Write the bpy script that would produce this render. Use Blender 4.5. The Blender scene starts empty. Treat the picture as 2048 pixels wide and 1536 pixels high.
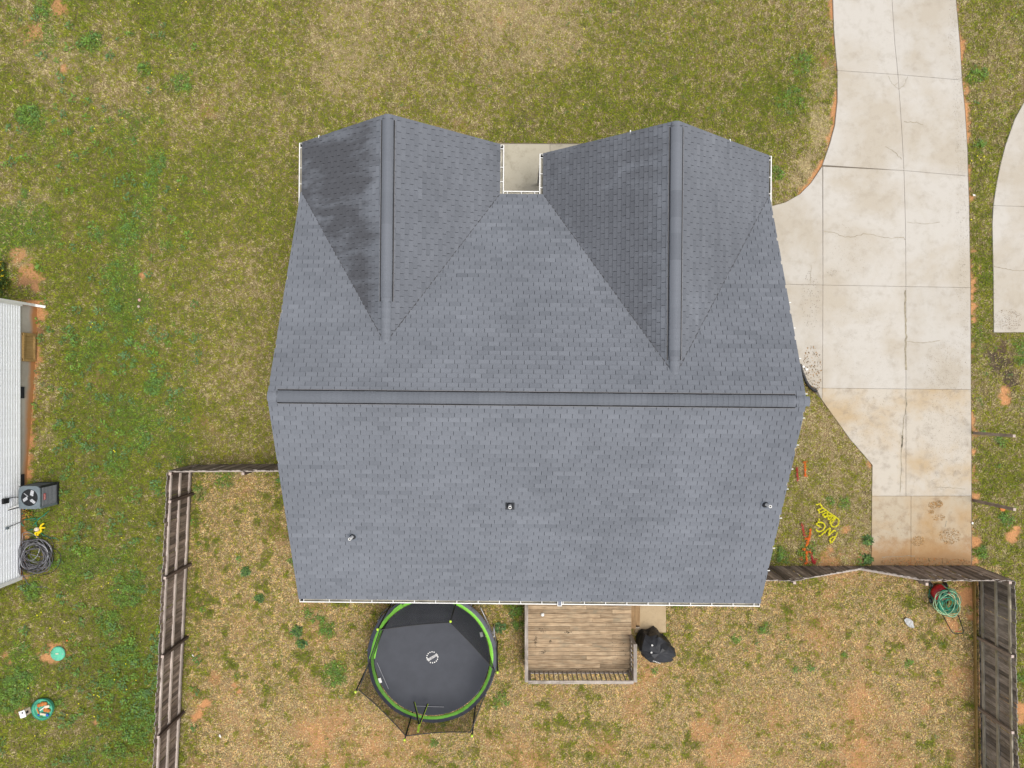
import bpy, bmesh, math, random
import numpy as np
from mathutils import Vector, Matrix
random.seed(7)
RNG = np.random.default_rng(11)
SC = bpy.context.scene
COL = SC.collection
R = math.radians

# ------------------------------------------------------------------ camera, sky, sun, exposure
H = 24.5                      # drone height above the lawn
F = 24.0 / 36.0 * 2048.0      # focal length in pixels of the photograph
cam_d = bpy.data.cameras.new('camera'); cam_d.sensor_width = 36.0; cam_d.lens = 24.0
cam_d.clip_end = 2000.0
cam = bpy.data.objects.new('camera', cam_d); COL.objects.link(cam)
cam.location = (0, 0, H); cam.rotation_euler = (0, 0, 0)
SC.camera = cam

SUN_TO = Vector((0.25, -0.10, 1.0)).normalized()       # high, veiled sun towards the back yard
SUN_EL = math.asin(SUN_TO.z); SUN_ROT = math.atan2(SUN_TO.x, SUN_TO.y)
world = bpy.data.worlds.new('World'); SC.world = world; world.use_nodes = True
wn = world.node_tree.nodes; wl = world.node_tree.links
wn.clear()
sky = wn.new('ShaderNodeTexSky'); sky.sky_type = 'NISHITA'; sky.sun_disc = False
sky.sun_elevation = SUN_EL; sky.sun_rotation = SUN_ROT
sky.air_density = 1.0; sky.dust_density = 3.0; sky.ozone_density = 1.0
hs = wn.new('ShaderNodeHueSaturation'); hs.inputs['Saturation'].default_value = 0.30
bg = wn.new('ShaderNodeBackground'); bg.inputs['Strength'].default_value = 0.15
wo = wn.new('ShaderNodeOutputWorld')
wl.new(sky.outputs[0], hs.inputs['Color']); wl.new(hs.outputs[0], bg.inputs['Color']); wl.new(bg.outputs[0], wo.inputs[0])

sun_d = bpy.data.lights.new('sun', 'SUN'); sun_d.energy = 1.45; sun_d.angle = R(26); sun_d.color = (1.0, 0.95, 0.87)
sun = bpy.data.objects.new('sun', sun_d); COL.objects.link(sun)
sun.rotation_euler = SUN_TO.to_track_quat('Z', 'Y').to_euler(); sun.location = (0, 0, 60)

SC.view_settings.view_transform = 'Standard'; SC.view_settings.look = 'None'
SC.view_settings.gamma = 1.0; SC.view_settings.use_curve_mapping = False
SC.view_settings.exposure = 0.52

# ------------------------------------------------------------------ helpers
def at(px, py, z=0.0):
    """point at height z that the photograph shows at pixel (px, py)"""
    s = (H - z) / F
    return Vector(((px - 1024.0) * s, (768.0 - py) * s, z))

def tag(o, label=None, cat=None, group=None, kind=None):
    if label: o['label'] = label
    if cat: o['category'] = cat
    if group: o['group'] = group
    if kind: o['kind'] = kind
    return o

def empty(name, loc=(0, 0, 0), rz=0.0, label=None, cat=None, group=None, kind=None):
    o = bpy.data.objects.new(name, None); COL.objects.link(o)
    o.location = loc; o.rotation_euler = (0, 0, rz); o.empty_display_size = 0.2
    return tag(o, label, cat, group, kind)

def link_mesh(name, me, parent=None, loc=None, rot=None):
    o = bpy.data.objects.new(name, me); COL.objects.link(o)
    if parent is not None: o.parent = parent
    if loc is not None: o.location = loc
    if rot is not None: o.rotation_euler = rot
    return o

class MB:
    def __init__(s): s.v = []; s.f = []; s.m = []; s.t = []
    def add(s, vs, fs, mi=0, tint=None):
        b = len(s.v); s.v += [tuple(p) for p in vs]
        for f in fs:
            s.f.append([b + i for i in f]); s.m.append(mi)
        s.t += [0.5 if tint is None else tint] * len(vs)
    def box(s, c, d, mi=0, rot=None, top_mi=None):
        x, y, z = d[0] / 2, d[1] / 2, d[2] / 2
        vs = [Vector(p) for p in ((-x, -y, -z), (x, -y, -z), (x, y, -z), (-x, y, -z), (-x, -y, z), (x, -y, z), (x, y, z), (-x, y, z))]
        if rot is not None: vs = [rot @ p for p in vs]
        vs = [p + Vector(c) for p in vs]
        s.add(vs, [(0, 3, 2, 1), (0, 1, 5, 4), (1, 2, 6, 5), (2, 3, 7, 6), (3, 0, 4, 7)], mi)
        b = len(s.v) - 8
        s.f.append([b + 4, b + 5, b + 6, b + 7]); s.m.append(mi if top_mi is None else top_mi)
    def bar(s, p, q, w, h, mi=0, up=(0, 0, 1)):
        p, q = Vector(p), Vector(q); d = (q - p); L = d.length; d.normalize()
        u = Vector(up)
        a = d.cross(u)
        if a.length < 1e-4: a = d.cross(Vector((0, 1, 0)))
        a.normalize(); n = a.cross(d).normalized()
        vs = []
        for e in (p, q):
            for i, j in ((-1, -1), (1, -1), (1, 1), (-1, 1)):
                vs.append(e + a * (i * w / 2) + n * (j * h / 2))
        s.add(vs, [(0, 1, 2, 3), (7, 6, 5, 4), (0, 4, 5, 1), (1, 5, 6, 2), (2, 6, 7, 3), (3, 7, 4, 0)], mi)
    def prism(s, poly, z0, z1, mi=0, top_mi=None):
        n = len(poly)
        A = sum(poly[i][0] * poly[(i + 1) % n][1] - poly[(i + 1) % n][0] * poly[i][1] for i in range(n))
        if A < 0: poly = poly[::-1]
        vs = [(p[0], p[1], z0) for p in poly] + [(p[0], p[1], z1) for p in poly]
        b = len(s.v)
        s.add(vs, [(i, (i + 1) % n, n + (i + 1) % n, n + i) for i in range(n)], mi)
        s.f.append([b + n + i for i in range(n)]); s.m.append(mi if top_mi is None else top_mi)
        s.f.append([b + n - 1 - i for i in range(n)]); s.m.append(mi)
    def tube(s, pts, r, n=8, mi=0, closed=False, caps=True):
        pts = [Vector(p) for p in pts]; N = len(pts); b = len(s.v)
        prev = None
        for i, p in enumerate(pts):
            if closed: d = pts[(i + 1) % N] - pts[i - 1]
            else: d = pts[min(i + 1, N - 1)] - pts[max(i - 1, 0)]
            d.normalize()
            a = d.cross(Vector((0, 0, 1))) if abs(d.z) < 0.95 else d.cross(Vector((0, 1, 0)))
            a.normalize()
            if prev is not None and a.dot(prev) < 0 and abs(d.z) >= 0.95: a = -a
            prev = a
            c = d.cross(a)
            rr = r[i] if isinstance(r, (list, tuple)) else r
            for k in range(n):
                t = 2 * math.pi * k / n
                s.v.append(tuple(p + a * (math.cos(t) * rr) + c * (math.sin(t) * rr))); s.t.append(0.5)
        for i in range(N if closed else N - 1):
            j = (i + 1) % N
            for k in range(n):
                l = (k + 1) % n
                s.f.append([b + i * n + k, b + i * n + l, b + j * n + l, b + j * n + k]); s.m.append(mi)
        if not closed and caps:
            s.f.append([b + k for k in range(n)][::-1]); s.m.append(mi)
            s.f.append([b + (N - 1) * n + k for k in range(n)]); s.m.append(mi)
    def lathe(s, prof, c=(0, 0, 0), n=24, mi=0):
        b = len(s.v)
        for (r, z) in prof:
            for k in range(n):
                t = 2 * math.pi * k / n
                s.v.append((c[0] + r * math.cos(t), c[1] + r * math.sin(t), c[2] + z)); s.t.append(0.5)
        for i in range(len(prof) - 1):
            for k in range(n):
                l = (k + 1) % n
                s.f.append([b + i * n + k, b + i * n + l, b + (i + 1) * n + l, b + (i + 1) * n + k]); s.m.append(mi)
    def mesh(s, name, mats, smooth=False, tint=False):
        me = bpy.data.meshes.new(name)
        me.from_pydata(s.v, [], s.f)
        if not isinstance(mats, (list, tuple)): mats = [mats]
        for m in mats: me.materials.append(m)
        me.polygons.foreach_set('material_index', s.m)
        if smooth: me.polygons.foreach_set('use_smooth', [True] * len(s.f))
        if tint:
            a = me.attributes.new('tint', 'FLOAT', 'POINT'); a.data.foreach_set('value', s.t)
        me.update()
        return me
    def build(s, name, mats, parent=None, loc=None, rot=None, smooth=False, tint=False):
        return link_mesh(name, s.mesh(name, mats, smooth, tint), parent, loc, rot)

# ------------------------------------------------------------------ materials
def new_mat(name):
    m = bpy.data.materials.new(name); m.use_nodes = True
    n = m.node_tree.nodes; b = n['Principled BSDF']
    return m, n, m.node_tree.links, b

def setp(b, rough, spec=0.3, metal=0.0):
    b.inputs['Roughness'].default_value = rough
    b.inputs['Specular IOR Level'].default_value = spec
    b.inputs['Metallic'].default_value = metal

def ramp(n, stops):
    r = n.new('ShaderNodeValToRGB'); e = r.color_ramp.elements
    while len(e) < len(stops): e.new(0.5)
    for i, (p, c) in enumerate(stops):
        e[i].position = p; e[i].color = (c[0], c[1], c[2], 1)
    return r

def coords(n, l, kind='Object', scale=(1, 1, 1), rnd=0.0):
    tc = n.new('ShaderNodeTexCoord'); mp = n.new('ShaderNodeMapping'); mp.inputs['Scale'].default_value = scale
    l.new(tc.outputs[kind], mp.inputs['Vector'])
    if rnd:
        oi = n.new('ShaderNodeObjectInfo'); mu = n.new('ShaderNodeMath'); mu.operation = 'MULTIPLY'; mu.inputs[1].default_value = rnd
        l.new(oi.outputs['Random'], mu.inputs[0]); l.new(mu.outputs[0], mp.inputs['Location'])
    return mp.outputs[0]

def noise(n, l, vec, scale, detail=5, rough=0.55, dist=0.0):
    t = n.new('ShaderNodeTexNoise'); t.inputs['Scale'].default_value = scale; t.inputs['Detail'].default_value = detail
    t.inputs['Roughness'].default_value = rough; t.inputs['Distortion'].default_value = dist
    l.new(vec, t.inputs['Vector']); return t.outputs['Fac']

def mixc(n, l, fac, a, b, mode='MIX'):
    m = n.new('ShaderNodeMix'); m.data_type = 'RGBA'; m.blend_type = mode
    for s, v in ((m.inputs['Factor'], fac), (m.inputs['A'], a), (m.inputs['B'], b)): pass
    ins = [i for i in m.inputs if i.type == 'RGBA']; fi = m.inputs[0]
    for s, v in ((fi, fac), (ins[0], a), (ins[1], b)):
        if hasattr(v, 'is_output'): l.new(v, s)
        elif isinstance(v, (int, float)): s.default_value = v
        else: s.default_value = (v[0], v[1], v[2], 1)
    return [o for o in m.outputs if o.type == 'RGBA'][0]

def mathn(n, l, op, a, b=None, clamp=False):
    m = n.new('ShaderNodeMath'); m.operation = op; m.use_clamp = clamp
    for i, v in enumerate((a, b)):
        if v is None: continue
        if hasattr(v, 'is_output'): l.new(v, m.inputs[i])
        else: m.inputs[i].default_value = v
    return m.outputs[0]

def bump(n, l, b, h, strength=0.3, dist=0.02):
    bp = n.new('ShaderNodeBump'); bp.inputs['Strength'].default_value = strength; bp.inputs['Distance'].default_value = dist
    l.new(h, bp.inputs['Height']); l.new(bp.outputs[0], b.inputs['Normal'])

def plain(name, c, rough=0.6, spec=0.3, metal=0.0, var=0.12, scale=9.0, kind='Object'):
    m, n, l, b = new_mat(name); setp(b, rough, spec, metal)
    v = coords(n, l, kind)
    f = noise(n, l, v, scale, 4)
    r = ramp(n, [(0.3, [x * (1 - var) for x in c]), (0.7, [min(1, x * (1 + var)) for x in c])])
    l.new(f, r.inputs[0]); l.new(r.outputs[0], b.inputs['Base Color'])
    return m

def wood(name, c_dark, c_mid, c_light, axis=0, var=0.35, rough=0.85, moss=None):
    """weathered wood: long grain along an axis of the piece, each piece its own tone"""
    m, n, l, b = new_mat(name); setp(b, rough, 0.15)
    sc = [14, 14, 14]; sc[axis] = 0.9
    v = coords(n, l, 'Object', sc, 37.0)
    g = noise(n, l, v, 2.2, 6, 0.65, 0.4)
    r = ramp(n, [(0.25, c_dark), (0.5, c_mid), (0.78, c_light)]); l.new(g, r.inputs[0])
    v2 = coords(n, l, 'Object', (1, 1, 1), 11.0)
    g2 = noise(n, l, v2, 3.0, 3)
    oi = n.new('ShaderNodeObjectInfo')
    k = mathn(n, l, 'MULTIPLY_ADD', oi.outputs['Random'], var); m_ = k.node; m_.inputs[2].default_value = 1.0 - var / 2
    k2 = mathn(n, l, 'MULTIPLY', k, mathn(n, l, 'ADD', g2, 0.5))
    mul = n.new('ShaderNodeVectorMath'); mul.operation = 'SCALE'
    l.new(r.outputs[0], mul.inputs[0]); l.new(k2, mul.inputs['Scale'])
    out = mul.outputs[0]
    if moss:
        v3 = coords(n, l, 'Object', (1, 1, 1), 5.0)
        mk = ramp(n, [(0.52, (0, 0, 0)), (0.68, (0.7, 0.7, 0.7))]); l.new(noise(n, l, v3, 1.6, 6, 0.7), mk.inputs[0])
        out = mixc(n, l, mk.outputs[0], out, moss)
    l.new(out, b.inputs['Base Color'])
    bump(n, l, b, g, 0.35, 0.006)
    return m

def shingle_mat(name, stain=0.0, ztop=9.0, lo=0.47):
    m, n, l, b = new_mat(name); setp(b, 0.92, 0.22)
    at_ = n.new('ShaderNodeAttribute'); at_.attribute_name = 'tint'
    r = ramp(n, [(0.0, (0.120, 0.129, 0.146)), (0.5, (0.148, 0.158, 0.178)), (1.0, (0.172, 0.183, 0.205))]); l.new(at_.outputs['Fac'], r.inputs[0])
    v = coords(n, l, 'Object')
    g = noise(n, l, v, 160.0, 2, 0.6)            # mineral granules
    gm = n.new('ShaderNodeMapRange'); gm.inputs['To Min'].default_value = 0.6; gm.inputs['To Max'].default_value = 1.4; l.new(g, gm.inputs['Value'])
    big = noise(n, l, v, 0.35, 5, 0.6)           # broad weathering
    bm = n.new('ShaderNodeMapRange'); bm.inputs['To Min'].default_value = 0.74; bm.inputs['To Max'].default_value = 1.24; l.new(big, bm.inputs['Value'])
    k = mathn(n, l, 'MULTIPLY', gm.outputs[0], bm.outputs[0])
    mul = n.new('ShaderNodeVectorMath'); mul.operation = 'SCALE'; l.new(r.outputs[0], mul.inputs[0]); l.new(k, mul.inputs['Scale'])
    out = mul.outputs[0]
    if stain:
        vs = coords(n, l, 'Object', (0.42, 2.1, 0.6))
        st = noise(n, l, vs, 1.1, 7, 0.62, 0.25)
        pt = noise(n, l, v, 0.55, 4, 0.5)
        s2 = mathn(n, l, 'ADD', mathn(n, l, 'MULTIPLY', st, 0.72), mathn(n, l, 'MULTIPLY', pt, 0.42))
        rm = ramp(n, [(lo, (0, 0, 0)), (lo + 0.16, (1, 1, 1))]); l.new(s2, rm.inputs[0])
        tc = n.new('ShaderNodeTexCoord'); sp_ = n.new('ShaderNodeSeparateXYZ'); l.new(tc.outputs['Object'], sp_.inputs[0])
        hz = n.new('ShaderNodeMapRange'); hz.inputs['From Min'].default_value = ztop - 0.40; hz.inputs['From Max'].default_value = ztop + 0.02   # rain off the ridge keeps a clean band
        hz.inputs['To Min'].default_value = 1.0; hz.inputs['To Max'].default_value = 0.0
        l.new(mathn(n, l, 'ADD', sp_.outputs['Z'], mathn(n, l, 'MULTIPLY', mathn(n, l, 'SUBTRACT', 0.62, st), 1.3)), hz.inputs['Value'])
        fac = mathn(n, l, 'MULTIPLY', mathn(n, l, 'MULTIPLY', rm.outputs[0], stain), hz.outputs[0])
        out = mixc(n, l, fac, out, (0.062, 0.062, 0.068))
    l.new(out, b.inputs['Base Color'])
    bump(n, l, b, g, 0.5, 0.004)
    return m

def concrete_mat(name, c, c2, dirt, amt=0.5, rnd=0.16, soil=None):
    m, n, l, b = new_mat(name); setp(b, 0.85, 0.25)
    v = coords(n, l, 'Object')
    big = noise(n, l, v, 0.42, 6, 0.6, 0.3)
    r = ramp(n, [(0.38, c2), (0.58, c)]); l.new(big, r.inputs[0])
    mid = noise(n, l, v, 2.6, 7, 0.7)
    rm = ramp(n, [(0.50, (0, 0, 0)), (0.72, (1, 1, 1))]); l.new(mid, rm.inputs[0])
    sp = noise(n, l, v, 26.0, 4, 0.75)
    rs = ramp(n, [(0.60, (0, 0, 0)), (0.72, (1, 1, 1))]); l.new(sp, rs.inputs[0])
    zone = noise(n, l, v, 0.27, 4, 0.5, 0.2)
    rz = ramp(n, [(0.48, (0, 0, 0)), (0.62, (1, 1, 1))]); l.new(zone, rz.inputs[0])
    out = mixc(n, l, mathn(n, l, 'MULTIPLY', rm.outputs[0], amt * 0.62), r.outputs[0], dirt)
    out = mixc(n, l, mathn(n, l, 'MULTIPLY', mathn(n, l, 'MULTIPLY', rs.outputs[0], rz.outputs[0]), amt), out, [x * 0.42 for x in dirt])
    if soil is not None:      # clay washed onto the end of the slab
        tc = n.new('ShaderNodeTexCoord'); sp_ = n.new('ShaderNodeSeparateXYZ'); l.new(tc.outputs['Object'], sp_.inputs[0])
        h = mathn(n, l, 'ADD', mathn(n, l, 'MULTIPLY', mid, -1.5), sp_.outputs['Y'])
        mr = n.new('ShaderNodeMapRange'); mr.inputs['From Min'].default_value = soil - 0.85; mr.inputs['From Max'].default_value = soil - 1.5
        mr.inputs['To Max'].default_value = 0.85; l.new(h, mr.inputs['Value'])
        out = mixc(n, l, mr.outputs[0], out, (0.33, 0.19, 0.085))
    fine = noise(n, l, v, 90.0, 3, 0.6)
    fm = n.new('ShaderNodeMapRange'); fm.inputs['To Min'].default_value = 0.82; fm.inputs['To Max'].default_value = 1.18; l.new(fine, fm.inputs['Value'])
    oi = n.new('ShaderNodeObjectInfo')
    k = mathn(n, l, 'MULTIPLY_ADD', oi.outputs['Random'], rnd); k.node.inputs[2].default_value = 1 - rnd / 2
    k2 = mathn(n, l, 'MULTIPLY', fm.outputs[0], k)
    mul = n.new('ShaderNodeVectorMath'); mul.operation = 'SCALE'; l.new(out, mul.inputs[0]); l.new(k2, mul.inputs['Scale'])
    l.new(mul.outputs[0], b.inputs['Base Color'])
    bump(n, l, b, sp, 0.25, 0.01)
    return m

def color_attr_mat(name, rough=0.9, fine=0.0, spec=0.1, transl=0.0):
    m, n, l, b = new_mat(name); setp(b, rough, spec)
    a = n.new('ShaderNodeAttribute'); a.attribute_name = 'col'
    out = a.outputs['Color']
    if fine:
        tc = n.new('ShaderNodeTexCoord')
        f1 = noise(n, l, tc.outputs['Object'], 22.0, 6, 0.75)
        mr = n.new('ShaderNodeMapRange'); mr.inputs['From Min'].default_value = 0.25; mr.inputs['From Max'].default_value = 0.75
        mr.inputs['To Min'].default_value = 1 - fine; mr.inputs['To Max'].default_value = 1 + fine; l.new(f1, mr.inputs['Value'])
        mul = n.new('ShaderNodeVectorMath'); mul.operation = 'SCALE'; l.new(out, mul.inputs[0]); l.new(mr.outputs[0], mul.inputs['Scale'])
        out = mul.outputs[0]
        bump(n, l, b, f1, 0.6, 0.03)
    l.new(out, b.inputs['Base Color'])
    return m

def net_mat(name, c, alpha):
    m, n, l, b = new_mat(name); setp(b, 0.8, 0.2)
    b.inputs['Base Color'].default_value = (*c, 1)
    t = n.new('ShaderNodeBsdfTransparent'); mx = n.new('ShaderNodeMixShader')
    v = coords(n, l, 'Object')
    f = noise(n, l, v, 3.0, 3)
    mr = n.new('ShaderNodeMapRange'); mr.inputs['To Min'].default_value = alpha - 0.12; mr.inputs['To Max'].default_value = alpha + 0.12; l.new(f, mr.inputs['Value'])
    l.new(mr.outputs[0], mx.inputs[0]); l.new(t.outputs[0], mx.inputs[1]); l.new(b.outputs[0], mx.inputs[2])
    l.new(mx.outputs[0], n['Material Output'].inputs['Surface'])
    return m

M = {}
M['white'] = plain('white_painted_metal', (0.72, 0.71, 0.68), 0.45, 0.4, var=0.06)
M['gutter_in'] = plain('gutter_inside', (0.34, 0.32, 0.265), 0.6, var=0.35, scale=2.5)
M['dark_hole'] = plain('dark_opening', (0.02, 0.02, 0.022), 0.9)
M['underlay'] = plain('roof_underlay', (0.045, 0.048, 0.055), 0.95)
M['shingle'] = shingle_mat('asphalt_shingle')
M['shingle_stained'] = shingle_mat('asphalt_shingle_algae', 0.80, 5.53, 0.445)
M['shingle_dark'] = shingle_mat('asphalt_shingle_dark', 0.42, 5.93, 0.40)  # darker streaky tone for the left slope of the second gable
M['shingle_mid_dark'] = shingle_mat('asphalt_shingle_mid_dark', 0.20, 9.0, 0.36)  # slightly darker tone for the right slopes of both gables
M['siding'] = plain('vinyl_siding', (0.88, 0.89, 0.90), 0.5, var=0.05)
M['house_wall'] = plain('house_siding', (0.42, 0.42, 0.40), 0.7)
M['glass'] = plain('window_glass', (0.03, 0.035, 0.04), 0.08, 0.6)
M['door'] = plain('door_paint', (0.12, 0.03, 0.025), 0.5)
M['concrete'] = concrete_mat('driveway_concrete', (0.45, 0.42, 0.375), (0.395, 0.35, 0.285), (0.26, 0.22, 0.165), 0.62, 0.05)
M['concrete_mottled'] = concrete_mat('mottled_concrete', (0.45, 0.405, 0.34), (0.40, 0.305, 0.19), (0.22, 0.185, 0.145), 1.0, 0.05)
M['concrete_clay'] = concrete_mat('clay_stained_concrete', (0.40, 0.335, 0.245), (0.37, 0.25, 0.13), (0.20, 0.13, 0.07), 0.95, 0.12, soil=-5.35)
M['concrete_old'] = concrete_mat('porch_concrete', (0.40, 0.365, 0.29), (0.33, 0.30, 0.225), (0.17, 0.15, 0.10), 0.9)
M['joint'] = plain('joint_sealant', (0.15, 0.125, 0.095), 0.9)
M['crack'] = plain('crack_dirt', (0.28, 0.245, 0.18), 0.95, var=0.3)
M['fence_dark'] = wood('weathered_picket_dark', (0.075, 0.054, 0.042), (0.185, 0.142, 0.114), (0.33, 0.27, 0.225), 2, 0.95)
M['fence_grey'] = wood('weathered_picket_grey', (0.10, 0.082, 0.068), (0.235, 0.20, 0.17), (0.37, 0.33, 0.29), 2, 0.85, moss=(0.12, 0.10, 0.055))
M['end_grain'] = plain('picket_end_grain', (0.27, 0.24, 0.215), 0.9, var=0.3, scale=20)
M['rail'] = wood('fence_rail', (0.27, 0.22, 0.19), (0.43, 0.365, 0.32), (0.55, 0.49, 0.44), 0, 0.25)
M['rail_moss'] = wood('mossy_rail', (0.22, 0.19, 0.12), (0.38, 0.335, 0.25), (0.52, 0.47, 0.40), 0, 0.25, moss=(0.22, 0.20, 0.09))
M['post'] = wood('fence_post', (0.045, 0.032, 0.026), (0.10, 0.072, 0.058), (0.18, 0.135, 0.11), 2, 0.3)
M['post_grey'] = wood('fence_post_grey', (0.15, 0.115, 0.09), (0.28, 0.22, 0.175), (0.40, 0.33, 0.275), 2, 0.3)
M['post_top'] = plain('post_top', (0.45, 0.36, 0.31), 0.9, var=0.25, scale=30)
M['kick'] = wood('mossy_kickboard', (0.20, 0.12, 0.035), (0.31, 0.20, 0.06), (0.37, 0.28, 0.14), 0, 0.2)
M['deck'] = wood('deck_board', (0.15, 0.10, 0.058), (0.33, 0.235, 0.145), (0.49, 0.39, 0.265), 0, 0.5, moss=(0.21, 0.185, 0.13))
M['step'] = wood('step_tread', (0.14, 0.085, 0.045), (0.27, 0.17, 0.085), (0.36, 0.25, 0.14), 1, 0.3)
M['deck_rail'] = wood('weathered_rail', (0.17, 0.14, 0.12), (0.32, 0.275, 0.235), (0.47, 0.43, 0.39), 0, 0.25, moss=(0.10, 0.085, 0.06))
M['baluster'] = wood('weathered_baluster', (0.14, 0.115, 0.09), (0.28, 0.23, 0.18), (0.42, 0.37, 0.31), 2, 0.5)
M['black_cloth'] = plain('black_cover', (0.022, 0.023, 0.027), 0.55, 0.4, var=0.3, scale=4)
M['mat_cloth'] = plain('jumping_mat', (0.062, 0.066, 0.078), 0.75, 0.3, var=0.08, scale=3)
M['pad'] = plain('spring_pad', (0.052, 0.055, 0.075), 0.5, 0.4, var=0.15)
M['lime'] = plain('lime_pad', (0.20, 0.56, 0.045), 0.5, 0.4, var=0.12)
M['cap'] = plain('lime_cap', (0.52, 0.72, 0.06), 0.4, 0.4)
M['black'] = plain('black_tube', (0.018, 0.018, 0.019), 0.5, 0.4)
M['net'] = net_mat('safety_net', (0.012, 0.012, 0.013), 0.58)
M['steel'] = plain('galvanised_steel', (0.36, 0.36, 0.38), 0.4, 0.5, 0.6)
M['ac_grey'] = plain('unit_grey_paint', (0.135, 0.165, 0.182), 0.5, 0.4)
M['ac_dark'] = plain('unit_dark_louvre', (0.016, 0.018, 0.02), 0.6)
M['blade'] = plain('fan_blade', (0.50, 0.51, 0.53), 0.4, 0.5)
M['red'] = plain('red_paint', (0.46, 0.02, 0.025), 0.35, 0.5)
M['red_badge'] = plain('red_badge', (0.48, 0.07, 0.07), 0.5)
M['hose_green'] = plain('green_hose', (0.02, 0.22, 0.13), 0.4, 0.5, var=0.5, scale=6)
M['hose_highlight'] = plain('green_hose_highlight', (0.30, 0.47, 0.27), 0.4, 0.5, var=0.4, scale=6)  # paler copy of the hose green: its highlight put into the colour
M['pipe_grey'] = plain('grey_pipe', (0.11, 0.105, 0.115), 0.5, 0.4, var=0.5, scale=5)
M['yellow'] = plain('yellow_plastic', (0.72, 0.52, 0.01), 0.4)
M['yellow_paint'] = plain('yellow_spray', (0.70, 0.64, 0.015), 0.7, var=0.25, scale=30)
M['orange_paint'] = plain('orange_spray', (0.72, 0.12, 0.01), 0.7, var=0.3, scale=30)
M['red_paint'] = plain('red_spray', (0.40, 0.012, 0.03), 0.7, var=0.3, scale=30)
M['green_plastic'] = plain('green_plastic', (0.10, 0.42, 0.27), 0.6, var=0.15)
M['green_rim'] = plain('dark_green_plastic', (0.02, 0.20, 0.12), 0.5)
M['terracotta'] = plain('terracotta', (0.46, 0.16, 0.04), 0.8, var=0.25, scale=20)
M['blue'] = plain('blue_plastic', (0.03, 0.12, 0.42), 0.5)
M['cream'] = plain('cream_plastic', (0.66, 0.56, 0.42), 0.6)
M['pink_stone'] = plain('pink_stone', (0.50, 0.30, 0.26), 0.9)
M['clay'] = plain('red_clay', (0.42, 0.175, 0.06), 0.95, var=0.25, scale=15)
M['ply'] = wood('access_panel', (0.20, 0.12, 0.04), (0.31, 0.20, 0.075), (0.40, 0.28, 0.13), 2, 0.1)
M['found'] = None
M['valley_grit'] = plain('valley_grit', (0.060, 0.060, 0.064), 0.95, var=0.4, scale=7)
M['litter_grey'] = plain('grey_film', (0.36, 0.36, 0.35), 0.5, var=0.35, scale=14)
M['solar'] = plain('solar_cell', (0.075, 0.095, 0.14), 0.2, 0.5)
M['flash'] = plain('painted_flashing', (0.13, 0.145, 0.17), 0.7)
M['rubber'] = plain('rubber_boot', (0.03, 0.032, 0.036), 0.7)
M['pvc'] = plain('white_pvc', (0.78, 0.77, 0.74), 0.4)
M['leaf'] = color_attr_mat('leaf', 0.7, 0.0, 0.2)
M['grass'] = color_attr_mat('grass_blade', 0.85, 0.0, 0.06)
M['ground'] = color_attr_mat('lawn_soil', 0.95, 0.45)

# foundation with a clay splash band near the soil
def foundation_mat():
    m, n, l, b = new_mat('stem_wall'); setp(b, 0.9, 0.2)
    tc = n.new('ShaderNodeTexCoord'); sep = n.new('ShaderNodeSeparateXYZ'); l.new(tc.outputs['Object'], sep.inputs[0])
    f = noise(n, l, tc.outputs['Object'], 1.1, 6, 0.65)
    r = ramp(n, [(0.3, (0.32, 0.285, 0.235)), (0.7, (0.44, 0.41, 0.36))]); l.new(f, r.inputs[0])
    g = mathn(n, l, 'MULTIPLY_ADD', sep.outputs['Y'], -0.072); g.node.inputs[2].default_value = 0.40   # soil line climbs to the back
    h = mathn(n, l, 'SUBTRACT', mathn(n, l, 'ADD', g, mathn(n, l, 'MULTIPLY', f, 0.42)), sep.outputs['Z'])
    k = n.new('ShaderNodeMapRange'); k.inputs['From Min'].default_value = -0.06; k.inputs['From Max'].default_value = 0.16; l.new(h, k.inputs['Value'])
    l.new(mixc(n, l, k.outputs[0], r.outputs[0], (0.44, 0.215, 0.085)), b.inputs['Base Color'])
    return m
M['found'] = foundation_mat()

# ------------------------------------------------------------------ numpy noise and masks
_T = RNG.random((8, 256, 256)).astype(np.float32)
def vnoise(x, y, s, k=0):
    x = np.asarray(x) / s; y = np.asarray(y) / s
    xi = np.floor(x).astype(np.int64); yi = np.floor(y).astype(np.int64)
    fx = x - xi; fy = y - yi
    fx = fx * fx * (3 - 2 * fx); fy = fy * fy * (3 - 2 * fy)
    T = _T[k % 8]; a = xi & 255; b = yi & 255; a1 = (xi + 1) & 255; b1 = (yi + 1) & 255
    return (T[a, b] * (1 - fx) + T[a1, b] * fx) * (1 - fy) + (T[a, b1] * (1 - fx) + T[a1, b1] * fx) * fy
def fbm(x, y, s, k=0, o=4, g=0.55):
    v = 0; w = 1.0; t = 0
    for i in range(o):
        v = v + w * vnoise(x + 17.3 * i, y - 9.1 * i, s, k + i); t += w; w *= g; s *= 0.5
    return v / t
def sm(a, b, x):
    t = np.clip((x - a) / (b - a), 0, 1); return t * t * (3 - 2 * t)
def inpoly(px, py, poly):
    px = np.asarray(px); py = np.asarray(py); c = np.zeros(px.shape, bool); n = len(poly)
    for i in range(n):
        x0, y0 = poly[i]; x1, y1 = poly[(i + 1) % n]
        if y0 == y1: continue
        t = ((y0 > py) != (y1 > py)) & (px < (x1 - x0) * (py - y0) / (y1 - y0) + x0)
        c ^= t
    return c
def zg(x, y):
    """lawn height: the soil climbs along the neighbouring house"""
    x = np.asarray(x, float); y = np.asarray(y, float)
    return 0.72 * sm(13.6, 16.6, -x) * sm(-2.8, 6.7, -y)
def zgf(x, y): return float(zg(np.array([x]), np.array([y]))[0])
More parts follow.
